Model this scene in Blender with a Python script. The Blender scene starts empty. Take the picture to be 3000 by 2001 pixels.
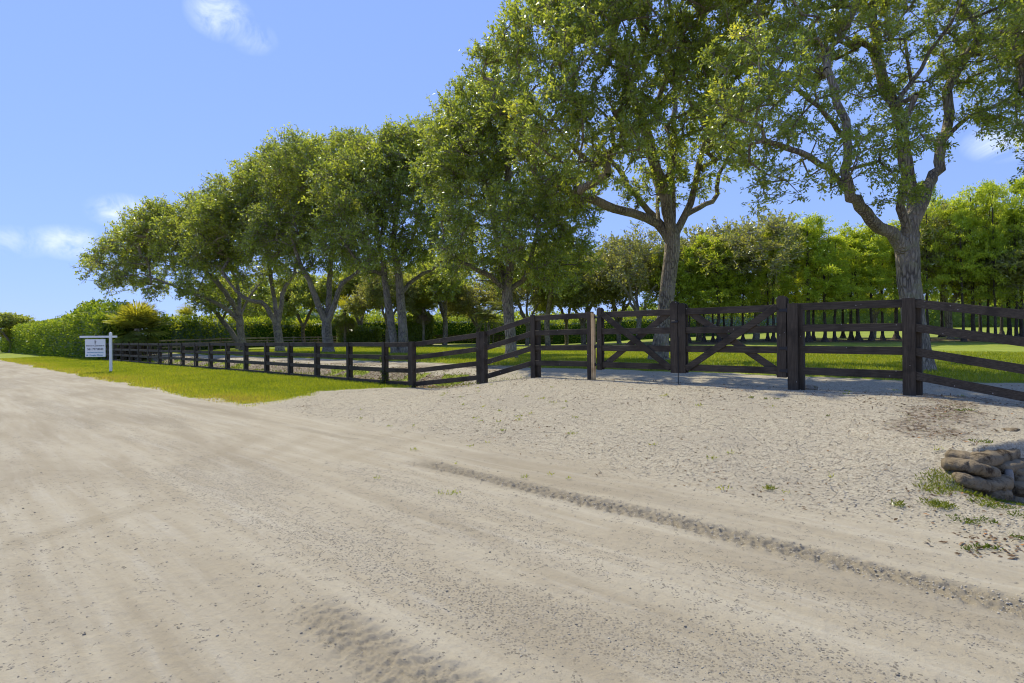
import bpy, bmesh, math, random
import numpy as np
from mathutils import Vector, Matrix

# ------------------------------------------------------------------ camera, sky, sun
SC = bpy.context.scene
F, PX0, HY0, ROLL, EYE = 1600.0, 1500.0, 993.0, math.atan(0.00867), 1.6
CA, SA = math.cos(ROLL), math.sin(ROLL)
cam_d = bpy.data.cameras.new("camera"); cam = bpy.data.objects.new("camera", cam_d)
SC.collection.objects.link(cam); SC.camera = cam
cam_d.sensor_width = 36.0; cam_d.lens = 36.0 * F / 3000.0
cam_d.shift_y = -(1000.5 - HY0) / 3000.0
cam_d.clip_start = 0.05; cam_d.clip_end = 2000
cam.matrix_world = Matrix(((CA, SA, 0, 0), (0, 0, -1, 0), (-SA, CA, 0, EYE), (0, 0, 0, 1)))

SUN_EL, SUN_AZ = math.radians(54), math.radians(-34)      # azimuth from +Y towards +X
SKY_TINT = (1.18, 1.53, 2.70, 1)
world = bpy.data.worlds.new("World"); SC.world = world; world.use_nodes = True
WN = world.node_tree; WN.nodes.clear()
def wn(t, **k):
    n = WN.nodes.new(t)
    for a, b in k.items(): setattr(n, a, b)
    return n
w_out = wn('ShaderNodeOutputWorld'); w_bg = wn('ShaderNodeBackground')
sky = wn('ShaderNodeTexSky', sky_type='NISHITA', sun_disc=False)
sky.sun_elevation = SUN_EL; sky.sun_rotation = SUN_AZ
sky.air_density = 1.0; sky.dust_density = 0.0; sky.ozone_density = 6.0; sky.altitude = 0
w_bg.inputs['Strength'].default_value = 0.12
WN.links.new(w_bg.outputs[0], w_out.inputs[0])
sun_d = bpy.data.lights.new("sun", 'SUN'); sun_o = bpy.data.objects.new("sun", sun_d)
SC.collection.objects.link(sun_o)
sun_d.energy = 2.75; sun_d.angle = math.radians(0.55); sun_d.color = (1.0, 0.91, 0.71)
sdir = Vector((math.sin(SUN_AZ) * math.cos(SUN_EL), math.cos(SUN_AZ) * math.cos(SUN_EL), math.sin(SUN_EL)))
sun_o.rotation_euler = sdir.to_track_quat('Z', 'Y').to_euler(); sun_o.location = sdir * 60
SC.view_settings.view_transform = 'Standard'; SC.view_settings.look = 'None'
SC.view_settings.gamma = 1; SC.view_settings.exposure = 0.95
SC.render.film_transparent = False; SC.cycles.filter_width = 1.1
SC.cycles.max_bounces = 12; SC.cycles.diffuse_bounces = 9; SC.cycles.transmission_bounces = 10; SC.cycles.transparent_max_bounces = 8
SC.cycles.sample_clamp_indirect = 6

# ------------------------------------------------------------------ pixel <-> place
TH = math.radians(47.5); S_, C_ = math.sin(TH), math.cos(TH)
def at(x, y, Y):
    dx, dy = x - PX0, y - HY0
    return np.array(((dx * CA - dy * SA) / F * Y, Y, EYE - (dx * SA + dy * CA) / F * Y))
def on(x, y, z):
    dx, dy = x - PX0, y - HY0
    return at(x, y, F * (EYE - z) / (dx * SA + dy * CA))
def qt(X, Y): return X * C_ + Y * S_, -X * S_ + Y * C_
def xy(q, t): return q * C_ - t * S_, q * S_ + t * C_
def t_of(x, q):
    u = (x - PX0) / F
    return (q * C_ - u * q * S_) / (u * C_ + S_)

# cloud wisps: directions in the sky, with noise
def cloud_dir(x, y):
    v = Vector(at(x, y, 1.0)) - Vector((0, 0, EYE)); return v.normalized()
tc = wn('ShaderNodeTexCoord')
def wmath(op, a, b=None, clamp=False):
    n = wn('ShaderNodeMath', operation=op); n.use_clamp = clamp
    for i, v in enumerate((a, b)):
        if v is None: continue
        if isinstance(v, (int, float)): n.inputs[i].default_value = v
        else: WN.links.new(v, n.inputs[i])
    return n.outputs[0]
cl_noise = wn('ShaderNodeTexNoise'); cl_noise.inputs['Scale'].default_value = 22; cl_noise.inputs['Detail'].default_value = 9
cl_noise.inputs['Roughness'].default_value = 0.62; cl_noise.inputs['Distortion'].default_value = 0.5
WN.links.new(tc.outputs['Generated'], cl_noise.inputs['Vector'])
total = None
for (x, y, half, amt, flat) in ((645, 45, 88, .8, 1.4), (735, 108, 70, .4, 1.6), (375, 622, 110, 1.0, 2.0), (215, 712, 125, .85, 2.3), (50, 708, 100, .5, 2),
                          (2965, 405, 120, 1.0, 1.8)):
    d = cloud_dir(x, y)
    sub = wn('ShaderNodeVectorMath', operation='SUBTRACT'); sub.inputs[1].default_value = d
    WN.links.new(tc.outputs['Generated'], sub.inputs[0])
    mul = wn('ShaderNodeVectorMath', operation='MULTIPLY'); mul.inputs[1].default_value = (1, 1, flat)
    WN.links.new(sub.outputs[0], mul.inputs[0])
    ln = wn('ShaderNodeVectorMath', operation='LENGTH'); WN.links.new(mul.outputs[0], ln.inputs[0])
    rad = half / F * (1 / math.sqrt(1 + ((x - 1500) / F) ** 2))
    m = wmath('SUBTRACT', 1.0, wmath('DIVIDE', ln.outputs['Value'], rad), True)
    m = wmath('MULTIPLY', wmath('MULTIPLY', m, 1.6, True), wmath('MULTIPLY', wmath('SUBTRACT', cl_noise.outputs[0], .40, True), 4.2, True))
    m = wmath('MULTIPLY', m, amt)
    total = m if total is None else wmath('MAXIMUM', total, m)
hsv = wn('ShaderNodeHueSaturation'); hsv.inputs['Saturation'].default_value = 1.0; hsv.inputs['Value'].default_value = 1.0
gam = wn('ShaderNodeGamma'); gam.inputs['Gamma'].default_value = 0.32
tint = wn('ShaderNodeMix', data_type='RGBA', blend_type='MULTIPLY'); tint.inputs['Factor'].default_value = 1; tint.inputs['B'].default_value = SKY_TINT
WN.links.new(sky.outputs[0], gam.inputs['Color']); WN.links.new(gam.outputs[0], tint.inputs['A'])
WN.links.new(tint.outputs['Result'], hsv.inputs['Color'])
mixc = wn('ShaderNodeMix', data_type='RGBA'); mixc.inputs['B'].default_value = (3.7, 4.3, 5.5, 1)
WN.links.new(total, mixc.inputs['Factor']); WN.links.new(hsv.outputs[0], mixc.inputs['A'])
WN.links.new(mixc.outputs['Result'], w_bg.inputs['Color'])

# ------------------------------------------------------------------ helpers
rng = np.random.default_rng(7)
TAB = rng.random((256, 256))
def vnoise(x, y, o=0):
    x = np.asarray(x, float) + o * 17.3; y = np.asarray(y, float) + o * 31.7
    ix, iy = np.floor(x).astype(int), np.floor(y).astype(int)
    fx, fy = x - ix, y - iy; fx = fx * fx * (3 - 2 * fx); fy = fy * fy * (3 - 2 * fy)
    a, b = TAB[ix & 255, iy & 255], TAB[(ix + 1) & 255, iy & 255]
    c, d = TAB[ix & 255, (iy + 1) & 255], TAB[(ix + 1) & 255, (iy + 1) & 255]
    return (a * (1 - fx) + b * fx) * (1 - fy) + (c * (1 - fx) + d * fx) * fy
def fbm(x, y, oct=4, o=0, g=0.5):
    r, a, s = 0, 1.0, 0
    for i in range(oct):
        r = r + a * vnoise(np.asarray(x) * 2 ** i, np.asarray(y) * 2 ** i, o + i); s += a; a *= g
    return r / s
def sst(a, b, x):
    u = np.clip((np.asarray(x, float) - a) / (b - a), 0, 1); return u * u * (3 - 2 * u)
def nrm(v): return v / np.maximum(np.linalg.norm(v, axis=-1, keepdims=True), 1e-9)

def link(o, parent=None):
    SC.collection.objects.link(o)
    if parent is not None: o.parent = parent
    return o
def tag(o, label=None, cat=None, group=None, kind=None):
    for k, v in (('label', label), ('category', cat), ('group', group), ('kind', kind)):
        if v: o[k] = v
    return o
def empty(name, loc=(0, 0, 0), rz=0):
    o = bpy.data.objects.new(name, None); o.location = loc; o.rotation_euler = (0, 0, rz); o.empty_display_size = .2
    return link(o)
def thing(name, label, cat, loc=(0, 0, 0), rz=0, group=None):
    return tag(empty(name, loc, rz), label, cat, group)
def mesh_np(name, V, faces, mat=None, attrs=None, smooth=False):
    """faces: list of integer arrays (n,k)"""
    me = bpy.data.meshes.new(name)
    V = np.asarray(V, np.float32); me.vertices.add(len(V)); me.vertices.foreach_set('co', V.ravel())
    idx = np.concatenate([np.asarray(f).ravel() for f in faces]) if faces else np.zeros(0, int)
    ks = np.concatenate([np.full(len(f), np.asarray(f).shape[1]) for f in faces])
    st = np.concatenate([[0], np.cumsum(ks)[:-1]])
    me.loops.add(len(idx)); me.loops.foreach_set('vertex_index', idx.astype(np.int32))
    me.polygons.add(len(ks)); me.polygons.foreach_set('loop_start', st.astype(np.int32)); me.polygons.foreach_set('loop_total', ks.astype(np.int32))
    if smooth: me.polygons.foreach_set('use_smooth', np.ones(len(ks), bool))
    for k, a in (attrs or {}).items():
        at_ = me.attributes.new(k, 'FLOAT', 'POINT'); at_.data.foreach_set('value', np.asarray(a, np.float32))
    me.update(calc_edges=True); me.validate()
    if mat: me.materials.append(mat)
    return me
def obj(name, me, parent=None):
    return link(bpy.data.objects.new(name, me), parent)

def board_geo(p0, p1, wide, thick, side, ch=0.004):
    """chamfered board along p0->p1; 'side' is the thickness direction"""
    p0, p1, side = Vector(p0), Vector(p1), Vector(side).normalized()
    ax = (p1 - p0).normalized(); side = (side - ax * side.dot(ax)).normalized(); up = ax.cross(side)
    a, b = wide / 2, thick / 2
    prof = [(-a + ch, -b), (a - ch, -b), (a, -b + ch), (a, b - ch), (a - ch, b), (-a + ch, b), (-a, b - ch), (-a, -b + ch)]
    V = [p0 + up * u + side * s for u, s in prof] + [p1 + up * u + side * s for u, s in prof]
    Fq = [(i, (i + 1) % 8, 8 + (i + 1) % 8, 8 + i) for i in range(8)]
    return [tuple(v) for v in V], Fq, [tuple(range(7, -1, -1)), tuple(range(8, 16))]
class MB:
    def __init__(s): s.V = []; s.Fs = []
    def add(s, V, Fs):
        o = len(s.V); s.V += [tuple(v) for v in V]; s.Fs += [tuple(i + o for i in f) for f in Fs]
    def board(s, *a, **k):
        V, q, e = board_geo(*a, **k); s.add(V, q + e)
    def box(s, c, size, rz=0, ch=.004):
        c = Vector(c); d = Vector((math.cos(rz), math.sin(rz), 0)); n = Vector((-d.y, d.x, 0))
        s.board(c - Vector((0, 0, size[2] / 2)), c + Vector((0, 0, size[2] / 2)), size[0], size[1], n, ch=ch)
    def tube(s, pts, rs, n=8, caps=True):
        pts = [Vector(p) for p in pts]; o = len(s.V); m = len(pts)
        for i, p in enumerate(pts):
            ax = (pts[min(i + 1, m - 1)] - pts[max(i - 1, 0)]).normalized()
            u = ax.orthogonal().normalized() if abs(ax.z) < .95 else ax.cross(Vector((0, 1, 0))).normalized(); v = ax.cross(u)
            r = rs[i] if hasattr(rs, '__len__') else rs
            for k in range(n):
                a = 2 * math.pi * k / n; s.V.append(tuple(p + u * (r * math.cos(a)) + v * (r * math.sin(a))))
        for i in range(m - 1):
            for k in range(n):
                s.Fs.append((o + i * n + k, o + i * n + (k + 1) % n, o + (i + 1) * n + (k + 1) % n, o + (i + 1) * n + k))
        if caps: s.Fs.append(tuple(o + k for k in range(n - 1, -1, -1))); s.Fs.append(tuple(o + (m - 1) * n + k for k in range(n)))
    def build(s, name, mat, parent=None, smooth=False):
        me = bpy.data.meshes.new(name); me.from_pydata(s.V, [], s.Fs); me.update()
        bm = bmesh.new(); bm.from_mesh(me); bmesh.ops.recalc_face_normals(bm, faces=bm.faces); bm.to_mesh(me); bm.free()
        if smooth:
            for p in me.polygons: p.use_smooth = True
        me.materials.append(mat); return obj(name, me, parent)

# ------------------------------------------------------------------ materials
class NT:
    def __init__(s, name):
        s.m = bpy.data.materials.new(name); s.m.use_nodes = True; s.t = s.m.node_tree; s.t.nodes.clear()
        s.out = s.n('ShaderNodeOutputMaterial')
    def n(s, t, ins=None, **k):
        n = s.t.nodes.new(t)
        for a, b in k.items(): setattr(n, a, b)
        for a, b in (ins or {}).items(): s.set(n.inputs[a], b)
        return n
    def set(s, sock, v):
        if hasattr(v, 'is_output') or isinstance(v, bpy.types.NodeSocket): s.t.links.new(v, sock)
        else:
            if isinstance(v, tuple) and len(v) == 3 and sock.type == 'RGBA': v = (*v, 1)
            sock.default_value = v
    def attr(s, name): return s.n('ShaderNodeAttribute', attribute_name=name).outputs['Fac']
    def math(s, op, a, b=0.0, clamp=False):
        n = s.n('ShaderNodeMath', {0: a, 1: b}, operation=op); n.use_clamp = clamp; return n.outputs[0]
    def mix(s, f, a, b, bt='MIX'):
        n = s.n('ShaderNodeMix', data_type='RGBA', blend_type=bt)
        s.set(n.inputs['Factor'], f); s.set(n.inputs['A'], a); s.set(n.inputs['B'], b); return n.outputs['Result']
    def ramp(s, f, stops, interp='LINEAR'):
        n = s.n('ShaderNodeValToRGB'); r = n.color_ramp; r.interpolation = interp
        while len(r.elements) < len(stops): r.elements.new(.5)
        for e, (p, c) in zip(r.elements, stops):
            e.position = p; e.color = (*c, 1) if len(c) == 3 else c
        s.set(n.inputs[0], f); return n.outputs[0]
    def rng(s, f, a, b, c=0.0, d=1.0):
        n = s.n('ShaderNodeMapRange', {0: f, 1: a, 2: b, 3: c, 4: d}, interpolation_type='SMOOTHSTEP'); return n.outputs[0]
    def noise(s, vec, scale, detail=4, rough=.55, dist=0):
        return s.n('ShaderNodeTexNoise', {'Vector': vec, 'Scale': scale, 'Detail': detail, 'Roughness': rough, 'Distortion': dist}).outputs[0]
    def coords(s, kind='Object', scale=None, rot=None):
        c = s.n('ShaderNodeTexCoord').outputs[kind]
        if scale or rot:
            c = s.n('ShaderNodeMapping', {'Vector': c, 'Scale': scale or (1, 1, 1), 'Rotation': rot or (0, 0, 0)}).outputs[0]
        return c
    def bump(s, h, strength, dist): return s.n('ShaderNodeBump', {'Height': h, 'Strength': strength, 'Distance': dist}).outputs[0]
    def princ(s, **k):
        b = s.n('ShaderNodeBsdfPrincipled')
        for a, v in k.items(): s.set(b.inputs[a.replace('_', ' ')], v)
        return b.outputs[0]
    def done(s, sh): s.t.links.new(sh, s.out.inputs[0]); return s.m

def leaf_mat(name, dark, mid, light, tl=1.5, trans=.5, gloss=.22, rough=.38, yellow=None):
    k = NT(name); v = k.attr('v')
    stops = [(0.0, dark), (.5, mid), (.9, light)]
    if yellow: stops.append((1.0, yellow))
    col = k.ramp(v, stops)
    d = k.n('ShaderNodeBsdfDiffuse', {'Color': col}).outputs[0]
    tcol = k.mix(1.0, col, (tl * 1.09, tl, tl * .35), 'MULTIPLY')
    t = k.n('ShaderNodeBsdfTranslucent', {'Color': tcol}).outputs[0]
    a = k.n('ShaderNodeMixShader', {0: trans, 1: d, 2: t}).outputs[0]
    g = k.n('ShaderNodeBsdfGlossy', {'Color': (.85, .9, .9), 'Roughness': rough}).outputs[0]
    fr = k.n('ShaderNodeFresnel', {'IOR': 1.45}).outputs[0]
    fr = k.math('MULTIPLY', fr, gloss * 4, True)
    return k.done(k.n('ShaderNodeMixShader', {0: fr, 1: a, 2: g}).outputs[0])

M = {}
M['oak'] = leaf_mat('oak_leaves', (.155, .215, .055), (.255, .318, .072), (.415, .455, .10), yellow=(.56, .53, .09), tl=1.8, trans=.55, gloss=.06, rough=.38)
M['oak_mid'] = leaf_mat('mid_oak_leaves', (.18, .24, .065), (.34, .40, .095), (.48, .51, .14), tl=1.6, trans=.52, gloss=.04, rough=.45)
M['oak_grey'] = leaf_mat('grey_oak_leaves', (.17, .195, .075), (.29, .31, .12), (.41, .415, .18), tl=1.5, trans=.5, gloss=.04, rough=.45)
M['cypress'] = leaf_mat('cypress_leaves', (.19, .265, .04), (.33, .41, .06), (.47, .53, .10), tl=1.8, trans=.55, gloss=.04)
M['clusia'] = leaf_mat('hedge_leaves', (.05, .10, .018), (.17, .245, .035), (.34, .385, .06), tl=1.8, trans=.5, gloss=.03, rough=.45)
M['palm'] = leaf_mat('palm_fronds', (.10, .14, .03), (.22, .26, .05), (.36, .37, .06), tl=1.5, trans=.5, gloss=.03, yellow=(.46, .43, .07))
M['palm_dry'] = leaf_mat('dry_fronds', (.10, .068, .04), (.19, .135, .085), (.29, .215, .145), tl=1.0, trans=.3, gloss=.04)
M['grass'] = leaf_mat('grass_blades', (.11, .175, .02), (.235, .295, .03), (.39, .40, .06), tl=1.5, trans=.5, gloss=.02, rough=.5, yellow=(.34, .29, .09))
M['weed'] = leaf_mat('weed_leaves', (.06, .10, .015), (.13, .18, .02), (.22, .25, .04), tl=1.3, trans=.45, gloss=.02)
M['dead_leaf'] = leaf_mat('fallen_leaf', (.08, .05, .03), (.17, .115, .07), (.30, .22, .14), tl=1.0, trans=.15, gloss=.02, yellow=(.40, .18, .06))

def bark_mat(name, dark, light, sc=1.0, moss=None):
    k = NT(name); c = k.coords('Object', (1, 1, .22)); c0 = k.coords('Object')
    w = k.n('ShaderNodeTexVoronoi', {'Vector': c, 'Scale': 13 * sc}, feature='DISTANCE_TO_EDGE').outputs[0]
    fi = k.noise(c, 22 * sc, 6, .65); big = k.noise(c0, 1.3, 3)
    h = k.math('ADD', k.rng(w, 0, .28), k.math('MULTIPLY', fi, .7))
    col = k.ramp(k.math('MULTIPLY', h, .6), [(.12, dark), (.6, light)])
    col = k.mix(k.rng(big, .42, .7), col, k.mix(.55, col, tuple(x * 1.5 for x in light)), 'MIX')
    if moss: col = k.mix(k.rng(k.noise(c0, 3.1, 5), .52, .66), col, moss)
    return k.done(k.princ(Base_Color=col, Roughness=.92, Normal=k.bump(h, 1.0, .035)))
M['bark'] = bark_mat('oak_bark', (.052, .041, .031), (.30, .25, .185), moss=(.29, .26, .155))
M['bark_thin'] = bark_mat('twig_bark', (.12, .10, .085), (.30, .27, .235), 2)
M['bark_dark'] = bark_mat('cypress_bark', (.022, .016, .013), (.085, .065, .052))
M['bark_pale'] = bark_mat('pale_bark', (.13, .115, .095), (.36, .33, .28))

def fence_mat(name, base, hi, sc=(1.2, 30, 30)):
    k = NT(name); oi = k.n('ShaderNodeObjectInfo').outputs['Random']
    c = k.coords('Object'); g = k.n('ShaderNodeVectorRotate', {'Vector': c, 'Axis': (0, 0, 1), 'Angle': -math.atan2(C_, -S_)}).outputs[0]
    gs = k.n('ShaderNodeMapping', {'Vector': g, 'Scale': sc}).outputs[0]
    gr = k.noise(gs, 3, 6, .65); pat = k.noise(c, 2.2, 4)
    col = k.mix(k.rng(gr, .35, .75), base, hi)
    col = k.mix(k.math('MULTIPLY', k.rng(pat, .46, .66), .75), col, tuple(x * .55 for x in base))
    col = k.mix(k.math('MULTIPLY', oi, .35), col, k.mix(1, col, (1.5, 1.45, 1.55), 'MULTIPLY'))
    sp = k.n('ShaderNodeTexVoronoi', {'Vector': c, 'Scale': 6.0}).outputs['Distance']
    col = k.mix(k.math('MULTIPLY', k.math('LESS_THAN', sp, .055), .8), col, (.32, .29, .26))
    return k.done(k.princ(Base_Color=col, Roughness=.7, Specular_IOR_Level=.22, Normal=k.bump(gr, .5, .006)))
M['fence'] = fence_mat('stained_fence_wood', (.040, .031, .020), (.092, .073, .049))
M['fence_post'] = fence_mat('stained_post_wood', (.040, .031, .020), (.083, .065, .043), (30, 30, 1.2))
M['fence_tan'] = fence_mat('weathered_tan_wood', (.22, .17, .11), (.36, .29, .19))
M['raw_wood'] = fence_mat('raw_wood', (.56, .38, .17), (.70, .51, .27), (30, 30, 1.2))
def plain(name, col, rough=.6, metal=0.0, var=.15):
    k = NT(name); n = k.noise(k.coords('Object'), 14, 5)
    c = k.mix(n, tuple(x * (1 - var) for x in col), tuple(min(1, x * (1 + var)) for x in col))
    return k.done(k.princ(Base_Color=c, Roughness=rough, Metallic=metal))
M['white'] = plain('white_paint', (.78, .78, .77), .45, var=.05)
M['panel'] = plain('white_panel', (.80, .81, .80), .35, var=.02)
M['ink'] = plain('dark_ink', (.03, .03, .035), .5)
M['teal'] = plain('blue_ink', (.05, .25, .42), .5)
M['iron'] = plain('black_iron', (.03, .03, .032), .45, .6)
M['steel'] = plain('galvanised_steel', (.45, .44, .42), .4, .8)
def concrete(name, a, b, st):
    k = NT(name); c = k.coords('Object'); n = k.noise(c, 4, 6, .65); f = k.noise(c, 60, 4, .6)
    col = k.mix(n, a, b); col = k.mix(k.rng(k.noise(c, 7, 6, .75), .48, .66), col, st)
    h = k.math('ADD', n, k.math('MULTIPLY', f, .4))
    return k.done(k.princ(Base_Color=col, Roughness=.97, Specular_IOR_Level=.1, Normal=k.bump(h, 1.0, .04)))
M['bag'] = concrete('weathered_bag_concrete', (.13, .10, .06), (.32, .258, .165), (.055, .04, .025))
M['stub'] = concrete('old_concrete', (.19, .185, .165), (.32, .31, .28), (.11, .10, .085))
M['rock'] = concrete('limestone', (.22, .19, .15), (.40, .36, .29), (.12, .12, .06))
M['pebble'] = None
k = NT('pebble'); v = k.attr('v')
M['pebble'] = k.done(k.princ(Base_Color=k.ramp(v, [(0, (.17, .155, .125)), (.4, (.27, .245, .195)), (.75, (.41, .37, .285)), (1, (.53, .49, .395))]), Roughness=.95, Specular_IOR_Level=.08))

k = NT('clod'); v = k.attr('v')
M['clod'] = k.done(k.princ(Base_Color=k.ramp(v, [(0, (.34, .30, .225)), (1, (.47, .425, .335))]), Roughness=.97, Specular_IOR_Level=.08))
# ground: one material, masks carried by the mesh
k = NT('ground'); c = k.coords('Object')
a_gv, a_gr, a_li, a_tr, a_st, a_so = (k.attr(n) for n in ('gravel', 'grass', 'litter', 'track', 'stones', 'soil'))
big = k.noise(c, .55, 5, .6); mid_ = k.noise(c, 3.0, 6, .62); fin = k.noise(c, 45, 5, .7); vfin = k.noise(c, 170, 3, .7)
rot = k.n('ShaderNodeVectorRotate', {'Vector': c, 'Axis': (0, 0, 1), 'Angle': -(math.pi / 2 + TH)}).outputs[0]
str_ = k.noise(k.n('ShaderNodeMapping', {'Vector': rot, 'Scale': (.22, 2.6, 1)}).outputs[0], 1.6, 6, .62, .3)
v1 = k.n('ShaderNodeTexVoronoi', {'Vector': c, 'Scale': 55.0, 'Randomness': 1.0})
v2 = k.n('ShaderNodeTexVoronoi', {'Vector': c, 'Scale': 24.0, 'Randomness': 1.0})
cell = k.n('ShaderNodeSeparateColor', {0: v1.outputs['Color']}).outputs[0]
cell2 = k.n('ShaderNodeSeparateColor', {0: v2.outputs['Color']}).outputs[0]
sand = k.mix(k.rng(str_, .30, .72), (.39, .345, .25), (.475, .435, .335))
sand = k.mix(k.math('MULTIPLY', k.rng(mid_, .45, .7), .45), sand, (.435, .395, .30))
sand = k.mix(k.math('MULTIPLY', k.rng(fin, .45, .8), .4), sand, (.29, .26, .20))
stc = k.ramp(cell, [(0, (.10, .092, .075)), (.5, (.24, .22, .18)), (1, (.44, .41, .34))])
stone_f = k.math('MULTIPLY', k.math('LESS_THAN', v1.outputs['Distance'], .44), k.math('LESS_THAN', cell2, a_st))
sand = k.mix(k.math('MULTIPLY', stone_f, .8), sand, stc)
damp = k.mix(fin, (.235, .205, .145), (.335, .295, .215))
tan = k.noise(k.n('ShaderNodeMapping', {'Vector': rot, 'Scale': (.16, .75, 1)}).outputs[0], 1.1, 5, .6, .6)
sand = k.mix(k.math('MULTIPLY', k.rng(tan, .45, .66), .62), sand, (.30, .26, .185))
pale = k.noise(k.n('ShaderNodeMapping', {'Vector': rot, 'Scale': (.35, 4.5, 1), 'Location': (7, 3, 0)}).outputs[0], 1.3, 6, .66, .4)
sand = k.mix(k.math('MULTIPLY', k.rng(pale, .50, .76), .42), sand, (.52, .495, .42))
sand = k.mix(a_tr, sand, damp)
gv = k.ramp(cell, [(0, (.20, .175, .125)), (.2, (.36, .32, .235)), (.6, (.46, .415, .31)), (1, (.57, .525, .41))])
gv = k.mix(.42, gv, k.ramp(cell2, [(0, (.33, .29, .21)), (1, (.51, .465, .355))]))
gv = k.mix(k.math('MULTIPLY', k.rng(big, .45, .68), .55), gv, (.37, .335, .26))
base = k.mix(a_gv, sand, gv)
lit = k.ramp(cell2, [(0, (.085, .062, .042)), (.3, (.18, .14, .095)), (.6, (.29, .24, .175)), (.85, (.42, .37, .29)), (1, (.18, .18, .06))])
base = k.mix(k.rng(k.math('ADD', a_li, k.math('MULTIPLY', k.math('SUBTRACT', mid_, .5), .9)), .35, .7), base, lit)
gm = k.noise(c, .8, 8, .72)
gs_ = k.ramp(k.math('ADD', k.math('MULTIPLY', gm, .7), k.math('MULTIPLY', fin, .3)), [(.34, (.12, .165, .018)), (.5, (.22, .275, .03)), (.66, (.34, .355, .06))])
gs_ = k.mix(k.math('MULTIPLY', k.rng(k.noise(c, 1.9, 6, .66), .54, .68), .55), gs_, (.34, .29, .14))
base = k.mix(k.rng(k.math('ADD', a_gr, k.math('MULTIPLY', k.math('SUBTRACT', mid_, .5), .7)), .35, .65), base, gs_)
base = k.mix(a_so, base, k.mix(fin, (.05, .036, .022), (.14, .10, .06)))
h = k.math('ADD', k.math('MULTIPLY', fin, .6), k.math('MULTIPLY', vfin, .35))
h2 = k.math('ADD', h, k.math('MULTIPLY', k.math('MULTIPLY', k.math('SUBTRACT', .6, v1.outputs['Distance']), cell), k.math('ADD', k.math('MULTIPLY', a_gv, .45), k.math('MULTIPLY', stone_f, .6))))
base = k.mix(k.math('SUBTRACT', 1.0, k.math('MAXIMUM', a_gr, a_so), True), base, k.mix(1.0, base, (.85, .84, .815), 'MULTIPLY'))
M['ground'] = k.done(k.princ(Base_Color=base, Roughness=.97, Specular_IOR_Level=.15, Normal=k.bump(h2, .85, .014)))

# ------------------------------------------------------------------ ground sheet
Q_FENCE, Q_GATE = 10.25, 11.5
def base_height(X, Y):
    X = np.asarray(X, float); Y = np.asarray(Y, float); q, t = qt(X, Y); r = np.hypot(X, Y)
    verge = .13 * sst(5.4, 9.5, q)
    z = verge
    ditchL = np.exp(-((q - 11.9) / .75) ** 2) * .62 * sst(11.5, 14.5, t)
    z = z + .34 * sst(12.2, 14.6, q) - ditchL
    ts = t + 1.6 * sst(7.9, 9.0, q)
    z = z - .36 * sst(6.9, 7.8, q) * (1 - sst(10.8, 12.6, q)) * (1 - sst(-.5, .25, ts))
    pad = .57 * sst(4.9, 10.9, q) * (1 - sst(8.6, 14.2, t + .25 * (10.5 - q))) * sst(-.15 - .5 * (1 - sst(6.6, 8, q)), .38 + 1.2 * (1 - sst(6.6, 8, q)), ts) * (1 - .28 * sst(1.2, -1.6, t))
    pad = pad * (1 - sst(11.5, 16, q)) + .1 * sst(11.5, 16, q)
    z = np.maximum(z, pad) * .35 + .65 * np.where(q < 13.5, np.maximum(z, pad), z)
    lawn = .1 * sst(16, 20, q)
    s_ = (X - 4.5) * .9216 + (Y - 5.55) * .3881; dp = -(X - 4.5) * .3881 + (Y - 5.55) * .9216
    up = .40 * sst(-.2, .7, s_) * sst(-.02, .12, dp) * (1 - sst(1.2, 3.2, dp)) * (1 - sst(4, 6, s_)); z = np.maximum(z, up)
    dn = sst(-.35, .25, s_) * (1 - sst(-.08, .06, dp)) * sst(-1.5, -.35, dp); z = z * (1 - dn) + dn * (-.06 - .14 * sst(0, 1.1, s_))
    rise = .75 * sst(46, 66, Y) * sst(2, 30, X) + 2.0 * sst(70, 130, Y) * sst(10, 60, X) + .35 * sst(50, 85, Y) * sst(8, -6, X)
    return z + lawn + rise * sst(18, 26, q)
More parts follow.
